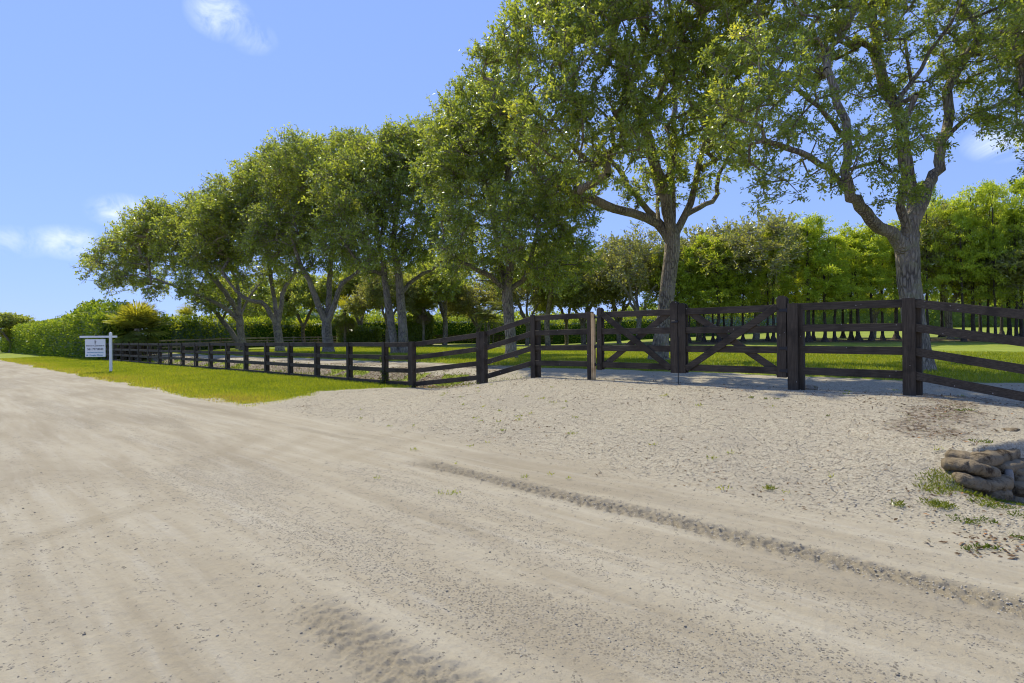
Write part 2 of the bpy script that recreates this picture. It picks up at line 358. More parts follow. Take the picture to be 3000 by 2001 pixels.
def region(X, Y):
    q, t = qt(X, Y)
    wob = (fbm(X * .5, Y * .5, 4, 3) - .5) * 1.3; wob2 = (fbm(X * 3, Y * 3, 3, 9) - .5) * .5
    road_e = 5.35 + .5 * wob + .3 * wob2
    drive = sst(11.4, 13.2, t + .55 * (10.5 - np.minimum(q, 10.5)) * -1 * -.45 + wob * .35)    # 0 on the driveway, 1 past its left edge
    edge_l = 13.75 + 1.2 * np.exp(-((q - 8.2) / 1.2) ** 2) + wob * .8 + wob2 * 1.2
    past = sst(-.5, .6, t - edge_l)
    right = 1 - sst(-.5, .3, t + 1.6 * sst(7.9, 9.0, q) + wob * .25)
    gr_verge = past * sst(-.25, .5, q - road_e + 1.1 * (fbm(X * 2.2, Y * 2.2, 3, 33) - .5)) * (1 - sst(10.2, 10.7, q))
    lawn_e = 16.6 + wob * .9 + .5 * wob2
    lawn = sst(-.15, .25, q - lawn_e)
    far_lane = np.exp(-((Y + .12 * X - 74 + wob * .6) / 2.2) ** 2) * sst(24, 10, X) * sst(20, 28, q)
    lawn = lawn * (1 - .95 * sst(.35, .6, far_lane))
    bank = past * sst(10.3, 10.8, q) * (1 - sst(13.2, 14.0, q + wob * .4))
    bank = np.maximum(bank, .75 * np.exp(-((t - edge_l - .3) / .8) ** 2) * sst(10.0, 10.6, q) * (1 - sst(12.5, 13.6, q)))
    litter = np.maximum(bank * (.75 + .6 * (fbm(X * 1.3, Y * 1.3, 3, 20) - .5)), .62 * right * sst(7.4, 8.2, q) + 0)
    pr = np.exp(-((t - .75) / .85) ** 2) * sst(7.3, 8.6, q) * (1 - sst(12.5, 14, q)) * .62
    litter = np.maximum(litter, pr * (.6 + .8 * fbm(X * 2, Y * 2, 3, 22)))
    litter = np.maximum(litter, .62 * past * sst(13.2, 14.2, q) * (1 - sst(16.5, 18.5, q)) * sst(.32, .62, fbm(X * .8, Y * .8, 4, 45)))
    thin = sst(.42, .62, fbm(X * 1.1, Y * 1.1, 4, 31)) * (1 - sst(5.6, 7.4, q)) * .95
    grass = np.maximum(gr_verge * (1 - .5 * thin), lawn)
    grass = np.maximum(grass, bank * sst(.5, .62, fbm(X * .9, Y * .9, 4, 40)) * .75)
    grass = np.maximum(grass, sst(60, 75, Y) * sst(20, 28, q) * (1 - .95 * sst(.35, .6, far_lane)))
    gravel = sst(-.5, .6, q - road_e - .35) * (1 - past * (1 - sst(13.0, 14, q))) * (1 - grass)
    soil = sst(.45, .6, fbm(X * .5, Y * .9, 3, 50) * .5 + .42) * sst(55, 57, Y + .02 * X) * (1 - sst(60.5, 63, Y)) * sst(9, 12, X)
    soil = np.maximum(soil, .6 * sst(.5, .62, fbm(X * .25, Y * .25, 4, 51)) * sst(64, 67, Y) * (1 - sst(76, 84, Y)) * sst(4, 10, X))
    return dict(gravel=gravel, grass=grass, litter=np.clip(litter, 0, 1), soil=np.clip(soil, 0, 1), past=past, right=right, bank=bank, lawn=lawn, verge=gr_verge, far_lane=far_lane)
def tracks(X, Y):
    q, t = qt(X, Y); n1 = fbm(t * 1.3, q * 3, 3, 60)
    out = []
    qc = 4.45 - .035 * (2.4 - t) * (t < 2.4) + .05 * (n1 - .5)
    out.append((q - qc, .15 + .03 * (fbm(t * 2, t * 0, 2, 61) - .3), sst(-3.5, -2.5, t) * (1 - sst(5.4, 6.1, t)), t, .92))
    out.append((q - 4.75 - .05 * (n1 - .5), .11, sst(7.2, 8.2, t) * (1 - sst(16, 21, t)) * (.4 + .6 * sst(.3, .6, fbm(t * .7, t * 0, 2, 62))), t, .5))
    out.append((q - 1.58 - .12 * (n1 - .5), .16 + .08 * sst(2.6, 1.6, t), (1 - sst(2.9, 3.35, t)) * sst(-1, 0, t), t, .62))
    out.append((q - 5.05 - .3 * (n1 - .5), .16, sst(6.6, 7, t) * (1 - sst(8.3, 9.3, t)) * .55, t, .6))
    return out
def ground_z(X, Y):
    X = np.asarray(X, float); Y = np.asarray(Y, float); z = base_height(X, Y); q, t = qt(X, Y); r = np.hypot(X, Y)
    z = z + (fbm(X * .6, Y * .6, 3, 1) - .5) * .05 * sst(2.0, 6, q) + (fbm(q * 2.2, t * .35, 3, 2) - .5) * .022
    near = 1 - sst(14, 26, r)
    z = z + near * ((fbm(X * 7, Y * 7, 3, 4) - .5) * .009 + (fbm(X * 24, Y * 24, 2, 5) - .5) * .007)
    tr = np.zeros_like(z)
    for d, w, on_, tt, amp in tracks(X, Y):
        m = np.exp(-(np.abs(d) / w) ** 4) * on_
        wv = (fbm(X * 34, Y * 34, 4, 6, .62) - .46) * .06 + np.tanh(2.2 * np.sin((tt + .45 * np.abs(d) + .055 * (d > 0) + .05 * fbm(X * 4, Y * 4, 2, 8)) * 2 * math.pi / .11)) * .0085 * (.3 + 1.1 * vnoise(X * 5, Y * 5, 9))
        lip = np.exp(-((np.abs(d) - w * 1.02) / .035) ** 2) * on_ * .010
        z = z + (m * (wv - .008) + lip * fbm(X * 6, Y * 6, 2, 7) * 1.6) * amp * near
        tr = np.maximum(tr, np.clip(m * 1.1 * min(1, amp), 0, 1))
    for (qq, tt0, L, ang) in ((3.9, 8.2, 1.3, .9), (3.4, 8.8, 1.1, .8), (5.1, 7.6, 1.8, 1.25), (.9, 6.0, .9, 1.2), (4.9, 6.9, 1.2, 1.3)):
        dq, dt = q - qq, t - tt0; u = dq * math.sin(ang) + dt * math.cos(ang); v_ = dq * math.cos(ang) - dt * math.sin(ang)
        m = np.exp(-(u / L) ** 4) * np.exp(-(v_ / .16) ** 4); z = z + m * .007 * np.sin(v_ * 2 * math.pi / .055) * near
        tr = np.maximum(tr, .22 * m)
    return z, tr
def stones_at(q, t, X, Y):
    s = .12 + .8 * np.exp(-((q - 2.35 - .25 * (fbm(t * .4, t * 0, 2, 70) - .5)) / .38) ** 2) + .5 * np.exp(-((q - 3.35) / .5) ** 2) + .25 * np.exp(-((q - 1.05) / .16) ** 2)
    return np.clip(s * (.12 + 1.5 * sst(.36, .66, fbm(q * 1.7, t * .45, 5, 71))) * (1 - sst(5.0, 5.8, q)), 0, 1)

def radial():
    r = [.45]
    while r[-1] < 520:
        k_ = 1.0036 if r[-1] < 8 else 1.0062 if r[-1] < 14 else (1.012 if r[-1] < 45 else 1.05)
        r.append(r[-1] * k_)
    return np.array(r)
R = radial()
A1 = np.radians(np.linspace(-57, 57, 780)); A2 = np.radians(np.linspace(57, 303, 62))[1:-1]
A = np.concatenate([A1, A2])
RR, AA = np.meshgrid(R, A, indexing='ij')
GX, GY = RR * np.sin(AA), RR * np.cos(AA)
GZ, GT = ground_z(GX, GY); REG = region(GX, GY); gq, gt = qt(GX, GY)
GZ = GZ + (REG['grass'] * .02)
st_ = stones_at(gq, gt, GX, GY)
nr, na = GX.shape
I = np.arange(nr * na).reshape(nr, na)
quads = np.stack([I[:-1], np.roll(I, -1, 1)[:-1], np.roll(I, -1, 1)[1:], I[1:]], -1).reshape(-1, 4)[:, ::-1]
cls = np.full((nr, na), 0)                                    # 0 road, 1 driveway, 2 verge, 3 ditch, 4 lane, 5 lawn
cls[(REG['gravel'] > .5)] = 1
cls[(REG['gravel'] > .5) & (gq > 13.2)] = 4
cls[(REG['past'] > .5) & (gq > 5.35) & (gq <= 10.45)] = 2
cls[(REG['verge'] < .3) & (gq < 5.9)] = 0
cls[(REG['past'] > .5) & (gq > 10.45) & (gq < 13.4)] = 3
cls[(REG['lawn'] > .4) | ((GY > 70) & (gq > 22))] = 5
cls[(REG['far_lane'] > .5)] = 4
cls[(REG['right'] > .6) & (gq > 7.2) & (gq < 12.6) & (gt < .2)] = 3
fc = cls.ravel()[quads[:, 0]]
Vall = np.stack([GX, GY, GZ], -1).reshape(-1, 3)
att = dict(gravel=REG['gravel'], grass=REG['grass'], litter=REG['litter'], track=GT, stones=st_, soil=REG['soil'])
for ci, nm in enumerate(('dirt_road', 'gravel_driveway', 'grass_verge', 'ditch_bank', 'gravel_lane', 'lawn')):
    qd = quads[fc == ci]
    if not len(qd): continue
    u, inv = np.unique(qd, return_inverse=True)
    me = mesh_np(nm, Vall[u], [inv.reshape(-1, 4)], M['ground'], {k_: a.ravel()[u] for k_, a in att.items()}, smooth=True)
    tag(obj(nm, me), kind='structure')
def gz(X, Y): return float(base_height(X, Y))
#@@PART2
# ------------------------------------------------------------------ fences and gate
DT = Vector((-S_, C_, 0)); DN = Vector((C_, S_, 0))          # along the road / away from the road
PITCH, BW, BT = .41, .14, .038
def P3(q, t, z): X, Y = xy(q, t); return Vector((X, Y, z))
def fence_span(root, a, b, za, zb, qa, qb, n=4, front=0.0, mat='fence', ztop_gap=.0, bury=True, pitch=PITCH, bw=BW):
    for i in range(n):
        d = -(bw / 2) - i * pitch
        p0, p1 = P3(qa, a, za + d), P3(qb, b, zb + d)
        mb = MB(); mb.board(p0, p1, bw, BT, DN); mb.build('rail', M[mat], root)
TOPL = EYE - .075
# long roadside fence, straight
posts_x = [1124, 1020, 925, 847, 778, 717, 663, 614, 571, 532, 496, 465, 434, 406, 380.5, 356, 335, 316, 300, 286]
pt = [t_of(x, Q_FENCE) for x in posts_x]
tc0 = t_of(1209, 10.45)
fl = thing('paddock_fence', 'long dark brown four-rail fence running along the grass verge to the hedge', 'fence', tuple(P3(Q_FENCE, pt[0], 0)))
fl_children = []
class Sub:                                         # children built in world space, then parented keeping place
    def __init__(s, root): s.root = root
def keep(root):
    inv = Matrix.Translation(-Vector(root.location)) if root.rotation_euler.z == 0 else root.matrix_basis.inverted()
    for ch in root.children: ch.matrix_parent_inverse = inv
rj = random.Random(3)
for i, t in enumerate(pt):
    X, Y = xy(Q_FENCE, t); g = gz(X, Y)
    lean = rj.uniform(-.012, .012)
    mb = MB(); mb.board(P3(Q_FENCE + .085, t, g - .25), P3(Q_FENCE + .085, t + lean, TOPL - .02), .13, .12, DN, ch=.01); mb.build('post', M['fence_post'], fl)
    mb = MB(); mb.board(P3(Q_FENCE - .034, t, g - .02), P3(Q_FENCE - .034, t + lean, TOPL + .012), .135, .026, DN); mb.build('batten', M['fence_post'], fl)
tt = [tc0 + .03] + pt
for a, b in zip(tt[:-1], tt[1:]):
    qa = 10.45 if a == tt[0] else Q_FENCE
    fence_span(fl, a, b, TOPL + rj.uniform(-.01, .01), TOPL + rj.uniform(-.01, .01), qa, Q_FENCE)
keep(fl)
# ramp and level fence left of the gate
t1412, t1563, t1735 = t_of(1414, 11.1), t_of(1563, Q_GATE), t_of(1725, Q_GATE - .07)
ZG = EYE + .64
fg = thing('gate_side_fence', 'dark brown fence stepping up the bank from corner post to gate', 'fence', tuple(P3(11, t1412, .5)))
def big_post(root, q, t, zt, w=.17, d=.15, face=True, mat='fence', off=.0, dz=.3):
    X, Y = xy(q, t); g = gz(X, Y)
    if face:
        mb = MB(); mb.board(P3(q - .036, t, g - dz), P3(q - .036, t, zt), w, .034, DN); mb.build('batten', M['fence_post'], root)
        mb = MB(); mb.board(P3(q + .095, t - off, g - dz), P3(q + .095, t - off, zt - .02), .14, .13, DN, ch=.012); mb.build('post', M['fence_post'], root)
    else:
        mb = MB(); mb.board(P3(q, t, g - dz), P3(q, t, zt), w, d, DN, ch=.012); mb.build('post', M['fence_post'], root)
big_post(fg, 10.42, tc0, TOPL + .02, .22, .17, False)
big_post(fg, 11.08, t1412 + .1, EYE + .215, .17, .16, False); big_post(fg, 11.06, t1412 - .09, EYE + .225, .17, .16, False)
big_post(fg, Q_GATE, t1563, ZG + .02, .15, off=.07); big_post(fg, Q_GATE, t1735, ZG + .03, .125, face=False)
fence_span(fg, tc0 - .08, t1412 + .1, TOPL, EYE + .19, 10.46, 11.02, 4)
fence_span(fg, t1412 - .17, t1563, EYE + .23, ZG, 11.1, Q_GATE, 4)
fence_span(fg, t1563 - .0, t1735 + .07, ZG - .005, ZG + .01, Q_GATE, Q_GATE, 4)
mb = MB(); QT = Q_GATE - .06; tq = t_of(1736.5, QT); tq2 = t_of(1741.5, QT); X, Y = xy(QT, tq)
mb.board(P3(QT - .01, tq, gz(X, Y) - .3), P3(QT - .01, tq, ZG + .0), .036, .09, DN); mb.board(P3(QT - .02, tq2, gz(X, Y) - .3), P3(QT - .02, tq2, ZG - .03), .042, .09, DN)
o = mb.build('bare_post', M['raw_wood'], fg); tag(o, 'unpainted tan timber strip beside the gate hinge')
keep(fg)
# the two gate leaves
t_l0, t_c, t_r0 = t_of(1745, Q_GATE - .1), t_of(1990, Q_GATE), t_of(2316, Q_GATE)
def picket(mb, q, t, z0, z1, w, th, cut=.05):
    c = P3(q, t, 0); hw = w / 2
    prof = [(-hw, z0), (hw, z0), (hw, z1 - cut), (hw - cut * .9, z1), (-hw + cut * .9, z1), (-hw, z1 - cut)]
    V = [tuple(c + DT * (-u) + DN * s + Vector((0, 0, z))) for s in (-th / 2, th / 2) for u, z in prof]
    mb.add(V, [tuple(range(5, -1, -1)), tuple(range(6, 12))] + [(i, (i + 1) % 6, 6 + (i + 1) % 6, 6 + i) for i in range(6)])
def gate_leaf(label, ta, tb, hinge_left, z_a, z_b):
    """ta > tb: left and right edge; z_a/z_b: rail top heights at the two edges"""
    g = thing('farm_gate', label, 'gate', tuple(P3(Q_GATE, ta if hinge_left else tb, .55)))
    qg = Q_GATE - .03
    hs, ls = .66, .66
    for t, z, up in ((ta - .085, z_a, .12), (tb + .085, z_b, .17)):
        w = .17 if not (t == ta - .085 and hinge_left) else .13
        mb = MB(); picket(mb, qg - .034, t, z - 1.43, z + up, w, .036); picket(mb, qg + .036, t - .025, z - 1.42, z + up - .01, w, .032)
        mb.build('stile', M['fence_post'], g)
    for i in range(4):
        d = -(BW / 2) - i * PITCH
        mb = MB(); mb.board(P3(qg, ta - .03, z_a + d), P3(qg, tb + .03, z_b + d), BW, .034, DN); mb.build('rail', M['fence'], g)
    zt, zb_ = -.04, -1.33
    fr = ((ta - .16, z_a + zt), (tb + .18, z_b + zb_)) if hinge_left else ((ta - .18, z_a + zb_), (tb + .16, z_b + zt))
    bk = ((ta - .16, z_a + zb_), (tb + .18, z_b + zt)) if hinge_left else ((ta - .18, z_a + zt), (tb + .16, z_b + zb_))
    for s, pr in ((-.035, fr), (.035, bk)):
        mb = MB(); mb.board(P3(qg + s, *pr[0]), P3(qg + s, *pr[1]), .14, .034, DN); mb.build('brace', M['fence'], g)
    th = ta if hinge_left else tb; zh = z_a if hinge_left else z_b
    for dz in (-.12, -.86, -1.3):
        mb = MB(); s = 1 if hinge_left else -1
        mb.board(P3(qg - .06, th + s * .06, zh + dz), P3(qg - .06, th - s * .12, zh + dz), .05, .012, DN, ch=.002)
        mb.tube([P3(qg - .065, th + s * .02, zh + dz - .04), P3(qg - .065, th + s * .02, zh + dz + .04)], .016)
        mb.build('hinge', M['iron'], g)
    return g
g1 = gate_leaf('dark gate leaf beside the bare tan post, front brace falling rightwards', t_l0, t_c + .006, True, ZG + .005, ZG + .0)
tt_ = t_c + .02; X, Y = xy(Q_GATE - .1, tt_)
mb = MB(); mb.tube([P3(Q_GATE - .105, t_c - .02, gz(X, Y) - .03), P3(Q_GATE - .105, t_c - .02, ZG - 1.2), P3(Q_GATE - .105, t_c - .02, ZG - .62)], .0095)
mb.build('drop_rod', M['iron'], g1)
mb = MB(); mb.board(P3(Q_GATE - .1, t_c + .13, ZG - .29), P3(Q_GATE - .1, t_c - .02, ZG - .29), .045, .03, DN); mb.build('latch', M['iron'], g1)
keep(g1)
g2 = gate_leaf('dark gate leaf hung on the tall pointed post, front brace rising rightwards', t_c - .006, t_r0 + .06, False, ZG + .0, ZG - .01)
keep(g2)
# right-hand fence: level span, then down the bank
fr = thing('roadside_fence', 'dark brown fence from the gate to the corner post, then sloping down', 'fence', tuple(P3(Q_GATE, t_r0, .5)))
t_p1, t_p2 = t_of(2326, Q_GATE), t_of(2664, Q_GATE)
big_post(fr, Q_GATE - .05, t_p1, ZG + .0, .185, off=.1); big_post(fr, Q_GATE - .02, t_p2, ZG - .0, .185, off=.1)
fence_span(fr, t_p1 - .05, t_p2 + .05, ZG - .0, ZG - .015, Q_GATE, Q_GATE, 4)
t3 = t_p2 - 2.35
fence_span(fr, t_p2 - .05, t3, ZG - .02, ZG - .44, Q_GATE - .02, 11.0, 4)
fence_span(fr, t3, t3 - 2.3, ZG - .44, TOPL, 11.0, 10.6, 4)
for i, (q_, t_, z_) in enumerate(((11.0, t3, ZG - .42), (10.6, t3 - 2.3, TOPL + .02))): big_post(fr, q_, t_, z_, .17, off=.08)
keep(fr)

# ------------------------------------------------------------------ yard sign
sp = on(325, 1089, .10); sb = Vector((sp[0], sp[1], gz(sp[0], sp[1]))); px = sp[1] / F
sg = thing('yard_sign', 'white post sign with hanging white panel on the verge beside the road', 'sign', tuple(sb), rz=math.atan2(-sp[0], sp[1]) * .55)
mb = MB(); mb.box((0, 0, .9), (.115, .115, 2.3)); mb.add([(-.0575, -.0575, 2.05), (.0575, -.0575, 2.05), (.0575, .0575, 2.05), (-.0575, .0575, 2.05), (0, 0, 2.11)], [(0, 1, 4), (1, 2, 4), (2, 3, 4), (3, 0, 4)])
mb.build('post', M['white'], sg)
mb = MB(); mb.board((-1.3, -.0, 1.86), (.28, -.0, 1.86), .10, .09, (0, 1, 0)); mb.build('arm', M['white'], sg)
mb = MB(); mb.box((-.60, -.0, 1.925), (.13, .06, .03)); mb.build('arm_light', M['iron'], sg)
for xx in (-.98, -.33):
    mb = MB(); mb.tube([(xx, 0, 1.72), (xx, 0, 1.83)], .006); mb.build('hanger', M['steel'], sg)
mb = MB(); mb.box((-.655, 0, 1.29), (.86, .022, .90), ch=.003); pnl = mb.build('panel', M['panel'], sg)
def text(s, x, z, size, mat, nm='lettering', sx=1.0):
    cu = bpy.data.curves.new(nm, 'FONT'); cu.body = s; cu.size = size; cu.align_x = 'CENTER'; cu.extrude = .001; cu.offset = size * .018
    tmp = bpy.data.objects.new(nm, cu); SC.collection.objects.link(tmp); dg = bpy.context.evaluated_depsgraph_get()
    me = bpy.data.meshes.new_from_object(tmp.evaluated_get(dg)); bpy.data.objects.remove(tmp); me.materials.clear(); me.materials.append(mat)
    o = obj(nm, me, pnl); o.rotation_euler = (math.pi / 2, 0, 0); o.location = (x, -.0135, z); o.scale = (sx, 1, 1); return o
text('MARTHA W. JOLICOEUR PA', -.655, 1.375, .088, M['ink'], sx=.70)
text('561.797.8040', -.655, 1.185, .145, M['ink'], sx=.86)
text('marthasproperties.com', -.655, 1.045, .085, M['teal'], sx=.86)
text('Douglas Elliman', -.62, .895, .1, M['teal'], sx=.88)
mb = MB(); mb.tube([(-1.0, -.011, .93), (-1.0, -.015, .93)], .035, 14); mb.build('emblem', M['teal'], pnl)
mb = MB()
for i in range(5):
    z = 1.66 - i * .035; w = (.05, .075, .07, .055, .04)[i]
    mb.box((-.655 + (.008 if i % 2 else -.006), -.013, z), (w, .004, .022), ch=.001)
mb.box((-.655, -.013, 1.475), (.06, .004, .008), ch=.001); mb.build('emblem', M['ink'], pnl)

# ------------------------------------------------------------------ sandbag headwall and bits beside it
def bag(label, p0, p1, w, h, mat='bag', seed=0, bend=0.0, name='sandbag'):
    rb = random.Random(seed); p0, p1 = Vector(p0), Vector(p1); ax = p1 - p0; L = ax.length; ax.normalize()
    up = Vector((0, 0, 1)); sd = ax.cross(up).normalized(); up = sd.cross(ax)
    n, m = 13, 14; V = []
    for i in range(n):
        s = i / (n - 1); e = 1 - abs(2 * s - 1) ** 4 * .55
        c = p0.lerp(p1, s) + sd * (bend * math.sin(math.pi * s)) + up * (rb.uniform(-.006, .006))
        for j in range(m):
            a = 2 * math.pi * j / m; ca, sa = math.cos(a), math.sin(a)
            ca = math.copysign(abs(ca) ** .8, ca); sa = math.copysign(abs(sa) ** .75, sa)
            wob = 1 + .26 * (float(vnoise(s * 5 + seed * 3.1, j * .9, seed % 7)) - .5) + .05 * math.sin(s * 19 + seed)
            V.append(tuple(c + sd * (w / 2 * ca * e * wob) + up * (h / 2 * sa * (.45 + .55 * e) * wob)))
    Fs = [(i * m + j, i * m + (j + 1) % m, (i + 1) * m + (j + 1) % m, (i + 1) * m + j) for i in range(n - 1) for j in range(m)]
    Fs += [tuple(range(m - 1, -1, -1)), tuple((n - 1) * m + j for j in range(m))]
    mb = MB(); mb.add(V, Fs); o = mb.build(name, M[mat], None, smooth=True)
    sub = o.modifiers.new('sub', 'SUBSURF'); sub.levels = 1; sub.render_levels = 2
    c = (p0 + p1) / 2
    return tag(o, label, 'sandbag', 'sandbags stacked in the culvert wall')
def B(x, y, Y): v = at(x, y, Y); return tuple(v)
# three courses that turn the corner; left ends die into the driveway edge
bag('flat grey sandbag lying alone on top at the wall end', B(2932, 1272, 6.95), B(2990, 1270, 6.8), .30, .155, seed=1)
bag('top sandbag bulging at the corner below the flat one', B(2990, 1312, 6.45), B(2925, 1345, 6.0), .30, .2, seed=2, bend=.03)
bag('thick curved sandbag turning the corner of the top course', B(2957, 1333, 6.1), B(2868, 1352, 5.72), .27, .175, seed=3, bend=.06)
bag('long thin sandbag end fading into gravel, upper course', B(2895, 1352, 5.72), B(2770, 1331, 6.0), .25, .13, seed=4, bend=.02)
bag('rounded sandbag end jutting out in the middle course', B(2912, 1388, 5.75), B(2830, 1365, 5.62), .26, .16, seed=5, bend=.05)
bag('middle course sandbag tail under the tuft of yellow grass', B(2848, 1366, 5.62), B(2762, 1355, 5.85), .25, .13, seed=6)
bag('broken low sandbag nose above the weeds', B(2892, 1426, 5.6), B(2800, 1398, 5.6), .25, .15, seed=7, bend=.04)
bag('bottom course sandbag left of the concrete stub', B(2950, 1408, 5.75), B(2880, 1424, 5.62), .24, .16, seed=8)
bag('dark sandbag tucked behind the corner in the second course', B(2990, 1352, 6.2), B(2920, 1372, 5.85), .28, .15, seed=9)
bag('light grey sandbag above the concrete stub', B(3010, 1378, 6.0), B(2950, 1388, 5.9), .26, .155, seed=10)
bag('sandbag right of the stub, upper of two', B(3030, 1402, 5.9), B(2962, 1410, 5.85), .26, .15, seed=11)
bag('sandbag right of the stub, lower of two', B(3035, 1428, 5.8), B(2962, 1434, 5.75), .26, .16, seed=12)
bag('lowest sandbag half buried in front of the stub base', B(2940, 1446, 5.68), B(2895, 1450, 5.6), .24, .15, seed=13)
bag('dark sandbag at the picture edge beside the flat top one', B(3040, 1268, 7.2), B(2985, 1266, 7.1), .30, .15, seed=14)
bag('second bag down at the picture edge, in shadow', B(3050, 1318, 6.9), B(2975, 1330, 6.5), .30, .18, seed=15)
p = on(2956, 1456, -.12)
mb = MB(); z0 = -.2
mb.tube([(p[0], p[1], z0), (p[0], p[1], z0 + .2), (p[0], p[1], z0 + .33), (p[0], p[1], z0 + .37)], [.05, .046, .04, .03], 16)
mb.tube([(p[0], p[1], z0 + .09), (p[0], p[1], z0 + .115)], [.053, .053], 16)
tag(mb.build('pipe_stub', M['stub'], None, True), 'small grey upright concrete pipe stub before the sandbags', 'pipe')
# stone by the gate post
p = on(2376, 1139, .57); bm = bmesh.new(); bmesh.ops.create_icosphere(bm, subdivisions=4, radius=1)
for v in bm.verts:
    d = v.co; s = 1 + .5 * (float(fbm(d.x * 1.7 + 9, d.y * 1.7 + d.z * 1.3, 4, 3)) - .5); v.co = Vector((d.x * .135 * s, d.y * .1 * s, d.z * .062 * s))
me = bpy.data.meshes.new('limestone_rock'); bm.to_mesh(me); bm.free(); me.materials.append(M['rock'])
o = obj('limestone_rock', me); o.location = (p[0], p[1], gz(p[0], p[1]) + .03); tag(o, 'small rough limestone rock lying by the gate post foot', 'rock')
#@@PART3
# ------------------------------------------------------------------ plants: helpers
def leaf_geo(P, D, U, L, W, v):
    D = nrm(D); Sd = nrm(np.cross(D, U)); Nn = np.cross(Sd, D)
    L, W = L[:, None], W[:, None]
    a = P; m = P + D * L * .48 + Nn * L * .05; t = P + D * L
    V = np.stack([a, m + Sd * W / 2, t, m - Sd * W / 2], 1).reshape(-1, 3)
    return V, np.repeat(v, 4)
def leaf_object(name, P, D, U, L, W, v, mat, parent=None):
    V, vv = leaf_geo(P, D, U, L, W, v)
    return obj(name, mesh_np(name, V, [np.arange(len(V)).reshape(-1, 4)], mat, {'v': vv}), parent)
def rand_dir(n): return nrm(rng.normal(size=(n, 3)))
def tri_tubes(A_, B_, ra, rb):
    """thin three-sided twigs, vectorised"""
    ax = nrm(B_ - A_); ref = np.where(np.abs(ax[:, 2:3]) > .9, np.array([[1., 0, 0]]), np.array([[0, 0, 1.]]))
    u = nrm(np.cross(ax, ref)); w = np.cross(ax, u); V = []
    for base_, r in ((A_, ra), (B_, rb)):
        for a in (0, 2.094, 4.189): V.append(base_ + (u * math.cos(a) + w * math.sin(a)) * r[:, None])
    V = np.stack(V, 1).reshape(-1, 3); o = np.arange(len(A_))[:, None] * 6
    Fq = np.concatenate([o + np.array([[0, 1, 4, 3]]), o + np.array([[1, 2, 5, 4]]), o + np.array([[2, 0, 3, 5]])])
    return V, Fq
def catmull(pts, step):
    pts = np.asarray(pts, float); P = np.vstack([2 * pts[0] - pts[1], pts, 2 * pts[-1] - pts[-2]]); out = []
    for i in range(1, len(P) - 2):
        n = max(2, int(np.linalg.norm(P[i + 1, :3] - P[i, :3]) / step))
        for j in range(n):
            s = j / n; a, b, c, d = P[i - 1:i + 3]
            out.append(.5 * ((2 * b) + (-a + c) * s + (2 * a - 5 * b + 4 * c - d) * s * s + (-a + 3 * b - 3 * c + d) * s ** 3))
    out.append(P[-2]); return np.array(out)

